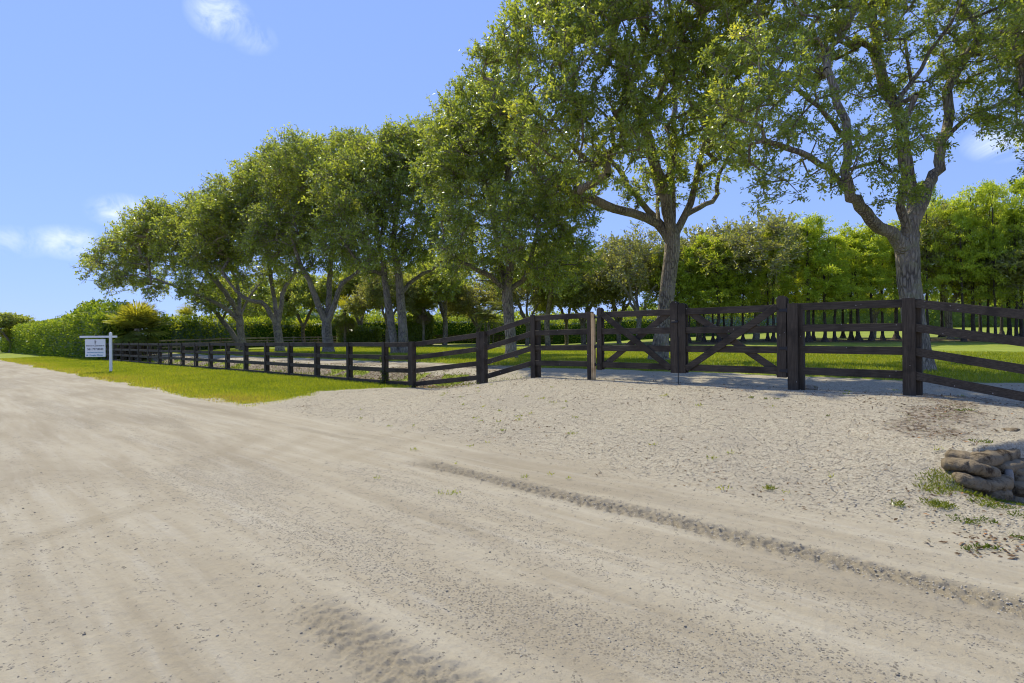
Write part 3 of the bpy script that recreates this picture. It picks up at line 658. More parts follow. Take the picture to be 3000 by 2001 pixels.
class Tree:
    def __init__(s, step=.4): s.pos = []; s.par = []; s.rmin = []; s.chains = []; s.step = step
    def add_chain(s, pts, attach=None, jit=.03):
        """pts rows x,y,z,r"""
        pts = np.asarray(pts, float)
        if attach is None: prev = -1; ch = []
        else: prev = attach; ch = [attach]; pts = np.vstack([[*s.pos[attach], min(pts[0, 3] * 1.15, max(s.rmin[attach], pts[0, 3]))], pts])
        C = catmull(pts, s.step) if len(pts) > 1 else pts
        if attach is not None: C = C[1:]
        for i, c in enumerate(C):
            j = rng.normal(size=3) * jit * (0 if (attach is None and i == 0) else 1)
            s.pos.append(c[:3] + j); s.par.append(prev); s.rmin.append(c[3]); prev = len(s.pos) - 1; ch.append(prev)
        s.chains.append(ch); return ch
    def nearest(s, p, lo=0, hi=None):
        P = np.array(s.pos[lo:hi]); return lo + int(np.argmin(((P - p) ** 2).sum(1)))
    def limb(s, pts, jit=.03, hi=None):
        a = s.nearest(np.asarray(pts[0][:3]), 0, hi); return s.add_chain(pts[1:] if np.linalg.norm(np.asarray(pts[0][:3]) - s.pos[a]) < .6 and len(pts) > 2 else pts, a, jit)
    def grow(s, targets, lo, rise=.25, maxlen=99):
        targets = np.asarray(targets); P0 = np.array(s.pos[lo:])
        d0 = np.array([((P0 - t) ** 2).sum(1).min() for t in targets]); order = np.argsort(d0)
        buf = np.zeros((len(s.pos) + len(targets) * 14 + 100, 3)); n = len(s.pos); buf[:n] = s.pos; tips = np.full(len(targets), -1)
        for k in order:
            t = targets[k]; P = buf[lo:n]; dv = t - P
            dist = np.sqrt((dv ** 2).sum(1)); cost = dist * (1 + .35 * (dv[:, 2] < -.15 * dist))
            a = lo + int(np.argmin(cost)); p = buf[a]; d = np.linalg.norm(t - p)
            m = max(1, min(12, int(d / .45)));
            par_dir = nrm((p - buf[s.par[a]])[None])[0] if s.par[a] >= 0 else np.array([0, 0, 1.])
            c = p + (par_dir * .45 + np.array([0, 0, rise])) * d * .45 ; ch = [a]; prev = a
            for i in range(1, m + 1):
                u = i / m; q = (1 - u) ** 2 * p + 2 * u * (1 - u) * c + u * u * t + rng.normal(size=3) * .045 * d / m * (i < m)
                buf[n] = q; s.pos.append(q); s.par.append(prev); s.rmin.append(.0); prev = n; ch.append(n); n += 1
            s.chains.append(ch); tips[k] = prev
        return tips
    def radii(s, tips, k=.011, pw=.47):
        load = np.zeros(len(s.pos))
        for t in tips: load[t] += 1
        for i in range(len(s.pos) - 1, -1, -1):
            if s.par[i] >= 0: load[s.par[i]] += load[i]
        r = k * np.maximum(load, .5) ** pw
        return np.maximum(r, np.array(s.rmin))
    def mesh(s, name, r, mat, extra=None, bark=.06, rcap=None):
        Vs, Q, T, n = [], [], [], 0; pos = np.array(s.pos)
        for ch in s.chains:
            if len(ch) < 2: continue
            P = pos[ch]; rr = r[ch].copy()
            if s.par[ch[1]] == ch[0] and len(ch) > 1 and ch[0] != 0: rr[0] = min(rr[0], rr[1] * 1.25)
            sides = 20 if rr.max() > .18 else 12 if rr.max() > .08 else 7 if rr.max() > .03 else 4
            tg = np.gradient(P, axis=0) if len(P) > 2 else np.repeat((P[1:] - P[:1]), 2, 0); tg = nrm(tg)
            u = nrm(np.cross(tg[0], [.31, .95, .1])); U_ = []
            for t_ in tg:
                u = u - t_ * np.dot(u, t_); u = u / max(np.linalg.norm(u), 1e-6); U_.append(u)
            U_ = np.array(U_); W_ = np.cross(tg, U_); a = np.linspace(0, 2 * math.pi, sides, endpoint=False)
            rad = np.repeat(rr[:, None], sides, 1)
            if sides >= 12:
                zz = np.arange(len(P))[:, None] * .35; aa = a[None] / (2 * math.pi) * sides
                rad = rad * (1 + bark * 2 * (vnoise(np.sin(a)[None] * 2.2 + zz * .25 + n, np.cos(a)[None] * 2.2 + zz * .12) - .5) + bark * 1.2 * (vnoise(np.sin(a)[None] * 5 + n, np.cos(a)[None] * 5 + zz * .4) - .5))
            ring = P[:, None] + U_[:, None] * (rad * np.cos(a))[..., None] + W_[:, None] * (rad * np.sin(a))[..., None]
            m = len(P); o = n + np.arange(m * sides).reshape(m, sides)
            Q.append(np.stack([o[:-1], np.roll(o, -1, 1)[:-1], np.roll(o, -1, 1)[1:], o[1:]], -1).reshape(-1, 4)); Vs.append(ring.reshape(-1, 3)); n += m * sides
        if extra is not None:
            V2, F2 = extra; Q.append(F2 + n); Vs.append(V2)
        return mesh_np(name, np.concatenate(Vs), [np.concatenate(Q)], mat, smooth=True)

def sprays(cl, center, n_twig, n_leaf, cr, L, W, vbase, flat=.6, droop=.1, up=.25, Lvar=.3):
    """leafy twigs round each cluster point; returns leaf arrays and twig ends"""
    nC = len(cl); out = nrm(cl - center)
    o = np.repeat(out, n_twig, 0); p = np.repeat(cl, n_twig, 0); N = len(p)
    d = nrm(o * .55 + rng.normal(size=(N, 3)) * np.array([.75, .75, flat]) + np.array([0, 0, up])); ln = cr * rng.uniform(.45, 1.15, N)
    p = p + rng.normal(size=(N, 3)) * cr * .16; e = p + d * ln[:, None] - np.array([0, 0, 1]) * (droop * ln)[:, None]
    kk = rng.poisson(n_leaf, N); tot = kk.sum(); ix = np.repeat(np.arange(N), kk); s_ = rng.uniform(.15, 1.03, tot)[:, None]
    lp = p[ix] * (1 - s_) + e[ix] * s_ + rng.normal(size=(tot, 3)) * cr * .07
    ld = nrm(d[ix] * .7 + rng.normal(size=(tot, 3)) * .75 + np.array([0, 0, -.12])); lu = nrm(rng.normal(size=(tot, 3)) * .75 + np.array([0, 0, .8]))
    vc = np.repeat(np.repeat(rng.normal(0, .13, nC), n_twig), kk) + np.repeat(rng.normal(0, .06, N), kk)
    v = np.clip(vbase + vc + rng.normal(0, .13, tot), 0, 1)
    return lp, ld, lu, L * rng.uniform(1 - Lvar, 1 + Lvar, tot), W * rng.uniform(.75, 1.25, tot), v, p, e
def sample_lobes(lobes, n, inner=.3):
    lob = np.asarray(lobes, float); w = lob[:, 3] ** 2.3; w /= w.sum(); ix = rng.choice(len(lob), n, p=w)
    u = rand_dir(n); rad = (inner + (1 - inner) * rng.random(n) ** .55)
    sq = lob[ix, 4] if lob.shape[1] > 4 else .8
    return lob[ix, :3] + u * (lob[ix, 3] * rad)[:, None] * np.stack([np.ones(n), np.ones(n), np.full(n, 1) * sq], -1)
def place_children(root, *objs):
    for o in objs: o.parent = root; o.matrix_parent_inverse = Matrix.Translation(-Vector(root.location))

def oak(label, base_px, Y0, chains, lobes_px, nclu, n_twig, n_leaf, L, W, cr, vbase=.42, mat='oak', bark='bark', group=None, rise=.25, step=.4, twig=True, kr=.011, inner=.25, dead=0, minz=None):
    bx, by = base_px; b = at(bx, by, Y0); g = gz(b[0], b[1])
    root = thing('oak_tree', label, 'tree', (b[0], b[1], g), group=group)
    T = Tree(step)
    for ci, ch in enumerate(chains):
        pts = []
        for c in ch:
            x, y, r = c[:3]; dy = c[3] if len(c) > 3 else 0
            pts.append([*at(x, y, Y0 + dy), r])
        if ci == 0:
            p0 = pts[0]; p0[2] = g - .15; r0 = p0[3]
            pts = [[p0[0], p0[1], g - .15, r0 * 1.55], [p0[0], p0[1], g + .12, r0 * 1.28], [p0[0] * .85 + pts[1][0] * .15, p0[1], g + .5, r0 * 1.05]] + pts[1:]
            T.add_chain(pts, None, .015)
        elif ch[0][2] < 0:                                  # a second stem rising from the ground
            pts[0][3] = -ch[0][2]; pts[0][2] = g - .15; r0 = pts[0][3]
            pts = [[pts[0][0], pts[0][1], g - .15, r0 * 1.5], [pts[0][0], pts[0][1], g + .2, r0 * 1.15]] + pts[1:]
            ch2 = []; prev = 0; C = catmull(np.array(pts), step)
            for c in C: T.pos.append(c[:3]); T.par.append(prev); T.rmin.append(c[3]); prev = len(T.pos) - 1; ch2.append(prev)
            T.chains.append(ch2)
        else: T.limb(pts)
    lo = max(3, len(T.chains[0]) // 2)
    lobes = []
    for l in lobes_px:
        x, y, R_ = l[:3]; dz = l[3] if len(l) > 3 else rng.uniform(-1.0, .5) * R_ / F * Y0 * 1.5
        lobes.append([*at(x, y, Y0 + dz), R_ / F * (Y0 + dz), l[4] if len(l) > 4 else .85])
    nclu = int(nclu * 1.15); L *= 1.12; W *= 1.15
    cl = sample_lobes(lobes, nclu, inner); la = np.array(lobes); ctr = np.average(la[:, :3], 0, la[:, 3]); ctr[2] -= la[:, 3].mean() * .8
    if minz is not None: cl = cl[cl[:, 2] > g + minz]
    tips = T.grow(cl, lo, rise)
    lp, ld, lu, LL, WW, v, tp, te = sprays(cl, ctr, n_twig, n_leaf, cr, L, W, vbase)
    ex = None
    if twig:
        A_, B_ = tp, te
        ex = tri_tubes(A_, B_, np.full(len(A_), .010 * Y0 / 20), np.full(len(A_), .004 * Y0 / 20))
    r = T.radii(tips, kr)
    me = T.mesh('trunk', r, M[bark], ex); trunk = obj('trunk', me)
    crown = leaf_object('crown', lp, ld, lu, LL, WW, v, M[mat])
    objs = [trunk, crown]
    place_children(root, *objs); return root

# ------------------------------------------------------------------ the row of big live oaks
ROW = 'large live oaks in the row behind the fence'
oak('big oak behind the square corner post, forked grey trunk and low crooked limb', (2695, 1100), 15.6,
    [[(2695, 1100, .30), (2683, 985, .285), (2671, 876, .285), (2658, 780, .29), (2655, 715, .30), (2668, 680, .24)],
     [(2650, 735, .2), (2610, 680, .17, -.3), (2550, 645, .155, -.7), (2522, 605, .145, -.9), (2500, 572, .135, -1.1), (2478, 535, .12, -1.2), (2482, 470, .11, -1.1), (2484, 410, .10, -1), (2455, 300, .075, -.8), (2425, 200, .05, -.6)],
     [(2668, 690, .22), (2690, 620, .19), (2714, 549, .165, .2), (2744, 513, .15, .3), (2752, 469, .14, .3), (2756, 424, .125, .3), (2768, 393, .115, .4), (2786, 335, .095, .5), (2782, 268, .085, .6), (2817, 178, .065, .7), (2870, 120, .05, .8)],
     [(2668, 660, .2), (2678, 600, .17, .4), (2668, 520, .14, .7), (2645, 420, .125, .8), (2625, 308, .115, .9), (2594, 250, .10, 1), (2574, 160, .085, 1.1), (2560, 20, .06, 1.2)],
     [(2647, 705, .13), (2638, 610, .115, -.3), (2652, 520, .10, -.5), (2640, 400, .08, -.7), (2680, 280, .06, -1)],
     [(2768, 393, .075), (2812, 362, .06, .2), (2870, 330, .05, -.2), (2950, 290, .04, -.5)],
     [(2500, 572, .08), (2430, 500, .065, -1.8), (2340, 450, .05, -2.6), (2240, 410, .035, -3.2)],
     [(2484, 410, .07), (2400, 320, .055, -1.4), (2300, 230, .04, -1.6)],
     [(2625, 308, .07), (2700, 200, .055, .2), (2790, 60, .04, -.6)]],
    [(2340, 450, 140, -2.9), (2215, 370, 120, -3.0), (2260, 560, 75, -2.6), (2470, 545, 70, -2.2, .7), (2560, 450, 135, -2.4), (2655, 410, 105, -2.0), (2380, 250, 170, -2.4), (2210, 200, 160, -3.2),
     (2500, 150, 190, .3), (2300, 30, 210, .5), (2700, 120, 190, .4), (2620, 300, 110, .4), (2860, 200, 120, .5), (2790, 330, 80, .2), (2900, 340, 75, -.6), (2980, 220, 130, .2), (2900, 50, 190, .8), (3080, 80, 180, .5),
     (2500, -150, 280, .5), (2850, -180, 280, .5), (2200, -120, 200, 1), (2650, 560, 45, -1.2, .7), (2590, 590, 40, -1.4, .7), (3080, 330, 110, 0), (2960, 410, 35, -.6)],
    1080, 6, 17, .088, .034, .41, vbase=.47, group=ROW, kr=.0085)
oak('tall oak leaning behind the gate, trunk seen through the braces', (1930, 1067), 23.5,
    [[(1930, 1067, .37), (1940, 980, .32), (1950, 900, .30), (1958, 820, .29), (1967, 750, .28), (1972, 690, .30), (1976, 668, .24)],
     [(1965, 705, .18), (1925, 655, .15), (1860, 624, .13, -.4), (1800, 611, .115, -.8), (1740, 585, .10, -1), (1660, 562, .08, -1.2), (1590, 520, .06, -1.2), (1520, 480, .04, -1)],
     [(1966, 690, .16), (1920, 640, .14, .4), (1880, 590, .125, .7), (1840, 540, .115, 1), (1812, 498, .105, 1.2), (1760, 420, .085, 1.4), (1700, 330, .06, 1.6)],
     [(1972, 690, .19), (1955, 620, .165, -.3), (1937, 530, .15, -.5), (1914, 468, .13, -.6), (1890, 380, .11, -.8), (1850, 270, .085, -1), (1800, 140, .06, -1)],
     [(1977, 690, .18), (1969, 600, .155, .5), (1965, 500, .14, .8), (1970, 400, .125, 1), (1976, 280, .105, 1), (1960, 100, .075, 1), (1940, -80, .05, 1)],
     [(1984, 690, .18), (2010, 630, .15), (2032, 560, .135, -.2), (2047, 480, .12, -.3), (2072, 400, .10, -.4), (2092, 300, .08, -.5), (2110, 140, .055, -.5)],
     [(2008, 632, .13), (2048, 606, .115, .2), (2085, 590, .105, .4), (2103, 566, .095, .5), (2101, 538, .09, .5), (2122, 480, .075, .6), (2150, 415, .055, .7)],
     [(1937, 640, .10), (1925, 560, .085, 1), (1905, 470, .07, 1.6), (1890, 350, .05, 2)]],
    [(1580, 130, 130, -4), (1480, 90, 70, -4), (1700, 170, 190, -6), (1880, 60, 230, -5.5), (1640, 330, 150, -6), (1790, 400, 160, -5.5), (1500, 300, 90, -4), (1940, 280, 190, -4.5), (2080, 230, 170, -3.5), (2130, 90, 180, -4), (1760, 500, 80), (1650, 540, 90), (1850, 560, 60),
     (1990, 480, 110), (2100, 430, 95), (2170, 470, 60), (1950, 590, 35), (2060, 545, 35), (2000, -160, 290), (1750, -90, 220), (1560, 420, 90, -3), (1590, 530, 70, -2), (1420, 180, 60, -3), (2190, 330, 80), (1560, 0, 90, -3), (1700, 20, 140, -4)],
    1130, 6, 15, .128, .051, .52, vbase=.43, group=ROW)
oak('dense dark oak with spreading limbs behind the low ramp fence', (1497, 1061), 27,
    [[(1497, 1061, .27), (1494, 970, .25), (1489, 905, .245), (1486, 855, .25), (1487, 830, .2)],
     [(1481, 855, .15), (1440, 812, .125, -.5), (1400, 790, .11, -1), (1345, 762, .085, -1.4), (1290, 720, .05, -1.5)],
     [(1484, 840, .15), (1466, 775, .135, .6), (1455, 710, .12, 1), (1440, 600, .095, 1.4), (1400, 480, .07, 1.6)],
     [(1489, 840, .15), (1497, 775, .13, -.4), (1487, 700, .12, -.5), (1491, 560, .095, -.6), (1480, 400, .07, -.6), (1470, 280, .04, -.6)],
     [(1495, 852, .15), (1530, 822, .13, .4), (1562, 790, .115, .6), (1620, 750, .09, .9), (1690, 715, .06, 1.2)],
     [(1530, 822, .1), (1560, 740, .085, -.8), (1580, 640, .07, -1.4), (1600, 520, .05, -1.6)]],
    [(1400, 440, 150), (1540, 500, 150), (1400, 620, 140), (1540, 670, 150), (1470, 320, 130), (1640, 640, 110), (1690, 745, 70), (1345, 760, 75), (1600, 800, 65), (1340, 420, 105), (1430, 780, 70), (1500, 760, 70), (1310, 370, 75), (1400, 320, 95), (1290, 520, 90), (1660, 560, 70), (1500, 210, 80)],
    780, 6, 15, .15, .06, .72, vbase=.36, group=ROW)
oak('twin-stemmed oak behind the last low fence posts', (1160, 1042), 39,
    [[(1157, 1042, .27), (1148, 960, .26), (1137, 880, .24), (1127, 805, .22), (1120, 755, .18), (1095, 650, .13), (1060, 520, .08)],
     [(1183, 1042, -.34), (1179, 950, .31), (1172, 860, .29), (1166, 790, .25), (1152, 715, .2), (1165, 600, .14), (1180, 450, .08)],
     [(1128, 812, .14), (1098, 796, .12, -.6), (1072, 790, .1, -1), (1030, 740, .07, -1.5), (990, 690, .05, -1.6)],
     [(1174, 862, .16), (1200, 832, .145, .6), (1240, 800, .125, 1), (1285, 775, .1, 1.4), (1340, 700, .06, 2)],
     [(1168, 780, .14), (1210, 690, .11, 1.5), (1240, 560, .08, 2.4), (1260, 430, .05, 3)]],
    [(1100, 500, 125), (1225, 470, 110), (1040, 560, 130), (1195, 580, 140), (1110, 690, 110), (1310, 650, 110), (990, 690, 80), (1160, 440, 80), (1300, 510, 110), (1230, 720, 80), (1060, 760, 55), (1330, 390, 90), (1280, 420, 75), (1040, 450, 70), (1340, 760, 60), (1130, 810, 45), (1195, 425, 80), (1270, 430, 70)],
    850, 6, 14, .19, .078, .95, vbase=.42, group=ROW)
oak('three-stemmed oak, middle stem dark, rising beyond the low fence', (963, 1038), 45,
    [[(963, 1038, .42), (960, 995, .40), (957, 955, .38), (960, 930, .3)],
     [(950, 955, .26), (930, 885, .24, -.4), (905, 822, .21, -.8), (880, 775, .16, -1), (850, 690, .1, -1.4)],
     [(962, 945, .24), (963, 880, .22, .5), (966, 800, .19, .8), (972, 700, .13, 1), (965, 560, .08, 1)],
     [(968, 955, .24), (982, 885, .22), (1003, 832, .19), (1045, 798, .15), (1085, 750, .09)]],
    [(960, 500, 100), (880, 500, 115), (1000, 550, 120), (855, 650, 110), (965, 710, 95), (1070, 470, 85), (790, 710, 75), (1060, 740, 60), (880, 770, 50), (1040, 640, 80), (1120, 520, 80), (920, 600, 90), (1020, 430, 50)],
    720, 6, 14, .20, .084, 1.0, vbase=.46, group=ROW)
oak('broad oak with a long bowed limb reaching left over the lawn', (820, 1034), 51,
    [[(820, 1034, .38), (817, 990, .36), (811, 958, .35), (812, 945, .28)],
     [(805, 965, .24), (788, 912, .22, -.6), (765, 886, .2, -1), (728, 879, .17, -1.4), (690, 850, .12, -1.8), (640, 780, .08, -2)],
     [(811, 950, .2), (805, 890, .18, .8), (795, 820, .15, 1), (780, 700, .1, 1)],
     [(818, 955, .24), (825, 895, .22), (830, 850, .19), (860, 800, .14), (880, 700, .09)]],
    [(780, 540, 90), (715, 600, 95), (820, 590, 105), (700, 670, 95), (800, 720, 85), (860, 490, 85), (625, 640, 80), (870, 690, 70), (740, 790, 55), (670, 570, 65), (745, 530, 65), (900, 460, 70), (640, 740, 70), (830, 800, 45), (910, 560, 80)],
    720, 6, 14, .215, .09, 1.08, vbase=.5, group=ROW)
oak('wide low oak at the far end of the row, branches sweeping over the palm', (712, 1036), 55,
    [[(712, 1036, .36), (707, 985, .34), (702, 935, .33), (699, 915, .26)],
     [(700, 945, .22), (672, 912, .2, -.8), (622, 882, .17, -1.6), (560, 858, .14, -2.4), (490, 830, .1, -3), (410, 800, .06, -3.2)],
     [(701, 925, .2), (701, 870, .18, .8), (690, 815, .15, 1.2), (650, 740, .1, 1.6), (600, 620, .06, 2)],
     [(699, 925, .18), (670, 870, .16, -1), (620, 810, .13, -1.6), (540, 740, .08, -2), (450, 690, .05, -2.4)],
     [(703, 930, .14), (725, 880, .12, 1), (760, 830, .08, 2)]],
    [(600, 625, 70), (530, 660, 85), (640, 650, 85), (465, 665, 82), (395, 705, 70, 5), (540, 750, 85), (330, 755, 62, 6), (620, 760, 75), (400, 800, 58, 6), (292, 778, 38, 6), (455, 840, 42, 5), (560, 830, 48, -5), (520, 700, 70), (430, 740, 60, 5), (650, 850, 40), (350, 830, 38, 6), (420, 665, 45), (370, 690, 35), (310, 830, 28, 6), (680, 760, 50), (470, 635, 35), (265, 790, 25)],
    760, 6, 14, .22, .094, 1.05, vbase=.5, group=ROW)
oak('dark leaning oak half hidden behind the far end of the row', (700, 1012), 64,
    [[(700, 1012, .3), (680, 975, .27), (652, 940, .24), (622, 905, .18), (590, 885, .12)],
     [(655, 942, .14), (668, 900, .12), (680, 860, .08)]],
    [(640, 885, 40), (690, 880, 48), (600, 890, 36), (740, 850, 45), (660, 850, 50), (580, 860, 35)], 170, 6, 13, .24, .10, 1.1, vbase=.3)
oak('dark oak limb of a tree beyond the picture edge at upper right', (3290, 1130), 13.5,
    [[(3290, 1130, .3), (3270, 900, .28), (3250, 700, .26), (3240, 600, .2)],
     [(3250, 680, .15), (3180, 420, .12), (3100, 200, .09), (3020, 110, .06), (2930, 95, .03)],
     [(3250, 650, .15), (3200, 300, .12, .6), (3150, 80, .08, .8)], [(3180, 420, .1), (3090, 330, .06, -.5), (3000, 270, .03, -.6)]],
    [(3060, 300, 90), (3150, 180, 170), (3010, 350, 50), (3050, 90, 110), (3250, 350, 200), (3200, -50, 220), (2975, 190, 50), (3350, 150, 250)],
    380, 6, 15, .088, .036, .5, vbase=.3, mat='oak')

# ------------------------------------------------------------------ smaller trees beyond the lawn
def copy_tree(src, loc, rz, sc, label, group=None):
    r = src.copy(); SC.collection.objects.link(r); r.location = loc; r.rotation_euler = (0, 0, rz); r.scale = sc if hasattr(sc, '__len__') else (sc, sc, sc); r['label'] = label
    if group: r['group'] = group
    for ch in src.children:
        c = ch.copy(); SC.collection.objects.link(c); c.parent = r
    return r
def proto_oak(h, spread, seed, nst, mat, bark, nclu, n_leaf, L, vbase, thin=1.0):
    nclu = int(nclu * 1.6); L *= .82
    rs = random.Random(seed); T = Tree(.5)
    th = h * .2
    T.add_chain([[0, 0, -.2, .26], [0, 0, .25, .2], [rs.uniform(-.2, .2), 0, th, .17]], None, .02)
    lobes = []
    for i in range(nst):
        a = 2 * math.pi * (i + rs.uniform(-.3, .3)) / nst; e = spread * rs.uniform(.45, .7)
        p1 = [math.cos(a) * e * .35, math.sin(a) * e * .35, h * .42, .11]; p2 = [math.cos(a) * e, math.sin(a) * e, h * rs.uniform(.62, .72), .07]
        T.limb([[0, 0, th, .15], p1, p2], .05)
        lobes.append([p2[0], p2[1], h * rs.uniform(.6, .74), spread * rs.uniform(.4, .55), .85])
    lobes.append([0, 0, h * .76, spread * .55, .85])
    for i in range(5):
        a = rs.uniform(0, 6.28); lobes.append([math.cos(a) * spread * .7, math.sin(a) * spread * .7, h * rs.uniform(.45, .62), spread * .3, .8])
    cl = sample_lobes(lobes, nclu, .3); tips = T.grow(cl, 4, .2)
    lp, ld, lu, LL, WW, v, tp, te = sprays(cl, np.array([0, 0, h * .45]), 6, n_leaf, spread * .2, L, L * .42, vbase)
    ex = tri_tubes(tp, te, np.full(len(tp), .022), np.full(len(tp), .009))
    trunk = T.mesh('trunk', T.radii(tips, .014), M[bark], ex)
    V, vv = leaf_geo(lp, ld, lu, LL, WW, v); crown = mesh_np('crown', V, [np.arange(len(V)).reshape(-1, 4)], M[mat], {'v': vv})
    return trunk, crown
def inst(name, meshes, loc, rz, sc, label, cat, group=None):
    r = thing(name, label, cat, loc, rz, group); r.scale = sc if hasattr(sc, '__len__') else (sc, sc, sc)
    for nm, me in meshes: obj(nm, me, r)
    return r
PO = [proto_oak(9, 4.2, 1, 3, 'oak_grey', 'bark', 230, 12, .30, .42), proto_oak(9, 3.8, 2, 2, 'oak_mid', 'bark', 220, 12, .30, .5), proto_oak(9, 4.4, 3, 4, 'oak_grey', 'bark_pale', 190, 10, .28, .5)]
MID = 'smaller oaks beyond the lawn'
for x, y, Y, wi, v, hs, rz, lab in (
        (1054, 1004, 78, .95, 1, .98, .3, 'small forked oak between the twin-stemmed and three-stemmed big oaks'),
        (1303, 1006, 72, 1.05, 1, 1.05, 1.4, 'slim forked oak in front of the yellow hedge, bare fork against sky'),
        (1400, 1003, 80, .9, 0, .8, 2.2, 'small oak behind the wispy palm clump'),
        (1606, 1000, 68, 1.1, 1, 1.12, 4.1, 'olive oak straight behind the level fence left of the gate'),
        (1710, 998, 70, 1.0, 0, 1.02, 5.0, 'oak behind the bare tan gate post'),
        (1813, 996, 72, 1.0, 2, 1.05, .7, 'pale twiggy oak seen through the left gate leaf'),
        (1870, 994, 64, .9, 2, 1.12, 2.9, 'grey-leaved oak just left of the leaning trunk'),
        (2048, 992, 66, 1.05, 0, 1.12, 1.1, 'grey-green oak behind the right gate leaf'),
        (2216, 990, 63, 1.2, 2, 1.2, 3.3, 'pale grey oak behind the tall pointed gate post'),
        (2330, 990, 74, 1.0, 0, 1.1, 3.9, 'greyish oak among the cypresses right of the gate'),
        (2560, 984, 68, .95, 2, 1.05, 2.0, 'pale oak beside the forked trunk, low grey crown'),
        (2783, 972, 60, 1.0, 0, 1.25, 5.6, 'grey-leaved oak right of the corner post among dark trunks'),
        (3010, 1000, 57, 1.15, 0, 1.0, 2.4, 'spreading grey oak at the right edge behind the sloping fence'),
        (890, 1006, 76, .8, 1, .85, 2.6, 'bushy small oak showing between the two leftmost upright trunks'),
        (1135, 1002, 70, .8, 0, .9, 4.4, 'grey-green oak close behind the twin-stemmed oak, left side'),
        (1225, 1002, 76, .75, 1, .95, .2, 'green oak behind the slim-trunked fan palm'),
        (1545, 1000, 76, .9, 2, 1.0, 3.6, 'twiggy pale oak between the dense dark oak and the level fence'),
        (1660, 998, 80, .85, 1, 1.0, 1.7, 'green oak filling the gap above the level fence rails'),
        (775, 1010, 88, .8, 1, .75, 1.9, 'distant small oak between two big oak trunks')):
    wi *= 1.5; hs *= 1.36; p = at(x, y, Y); inst('oak_tree', (('trunk', PO[v][0]), ('crown', PO[v][1])), (p[0], Y, gz(p[0], Y)), rz, (wi, wi, hs), lab, 'tree', MID)

# cypresses
def proto_cypress(h, seed, nclu=125):
    rs = random.Random(seed); T = Tree(.6); lean = rs.uniform(-.15, .15)
    T.add_chain([[0, 0, -.2, .46], [0, 0, .12, .36], [0, 0, .55, .22], [0, 0, 1.2, .155], [lean, 0, h * .35, .125], [lean * 1.5, .1, h * .65, .10], [lean * 2, .1, h * .97, .03]], None, .02)
    cl = []
    for i in range(nclu):
        u = rng.random() ** .8; z = h * (.30 + .69 * u); env = (2.6 * min(1, (u + .12) / .22) * (1 - .66 * u ** 1.5) + .2) * (.35 + 1.1 * vnoise(z * .9, seed * 3.3)); a = rng.random() * 6.283
        rr = env * (.25 + .75 * rng.random() ** .6); cl.append((lean * 1.5 + math.cos(a) * rr, math.sin(a) * rr, z + .12 * rr))
    cl = np.array(cl); tips = T.grow(cl, 6, .1)
    lp, ld, lu, LL, WW, v, tp, te = sprays(cl, np.array([lean, 0, h * .5]), 7, 12, .80, .26, .085, .55, flat=.2, up=.12)
    lu = nrm(lu + np.array([0, 0, .8])); trunk = T.mesh('trunk', T.radii(tips, .01), M['bark_dark'])
    V, vv = leaf_geo(lp, ld, lu, LL, WW, v); crown = mesh_np('crown', V, [np.arange(len(V)).reshape(-1, 4)], M['cypress'], {'v': vv})
    return trunk, crown
PC = [proto_cypress(13, s_) for s_ in (11, 12, 13, 14)]
CY = 'cypresses in the grove behind the lawn'
ORD = ('first', 'second', 'third', 'fourth', 'fifth', 'sixth', 'seventh', 'eighth', 'ninth', 'tenth', 'eleventh')
secs = (((1952, 1985, 2020, 2063, 2089, 2105, 2121, 2143, 2177), 'between the centre gate stiles and the tall gate post'),
        ((2249, 2266), 'just left of the tall gate post'),
        ((2368, 2383, 2417, 2445, 2494, 2514, 2553, 2586, 2626), 'between the gate post and the square corner post'),
        ((2718, 2823, 2851, 2895, 2916, 2957, 2978, 2993), 'right of the square corner post'))
rc = random.Random(5)
for xs, where in secs:
    for i, x in enumerate(xs):
        Y = 59 + rc.uniform(-2, 2.5) + (3 if x < 2200 else 0) - (3 if x > 2800 else 0); s_ = rc.uniform(.78, 1.06) * (.86 if x < 2200 else .98 if x < 2700 else 1.18)
        X = at(x, 990, Y)[0]; v = rc.randrange(4); w = rc.uniform(.72, 1.25)
        inst('cypress_tree', (('trunk', PC[v][0]), ('crown', PC[v][1])), (X, Y, gz(X, Y)), rc.uniform(0, 6.28), (w, w, s_), f'{ORD[i]} cypress from the left {where}', 'tree', CY)
bx = [2000, 2330, 2470, 2680, 2760, 2872, 2935, 3010]
for i, x in enumerate(bx):
    Y = 68 + rc.uniform(-2, 5); s_ = rc.uniform(.9, 1.05) * (.9 if x < 2250 else 1.0 if x < 2700 else 1.25); X = at(x, 985, Y)[0]; v = rc.randrange(4)
    inst('cypress_tree', (('trunk', PC[v][0]), ('crown', PC[v][1])), (X, Y, gz(X, Y)), rc.uniform(0, 6.28), (1.1, 1.1, s_), 'tall cypress in the hazier second rank of the grove, behind darker trunks', 'tree', 'cypresses in the second rank of the grove')

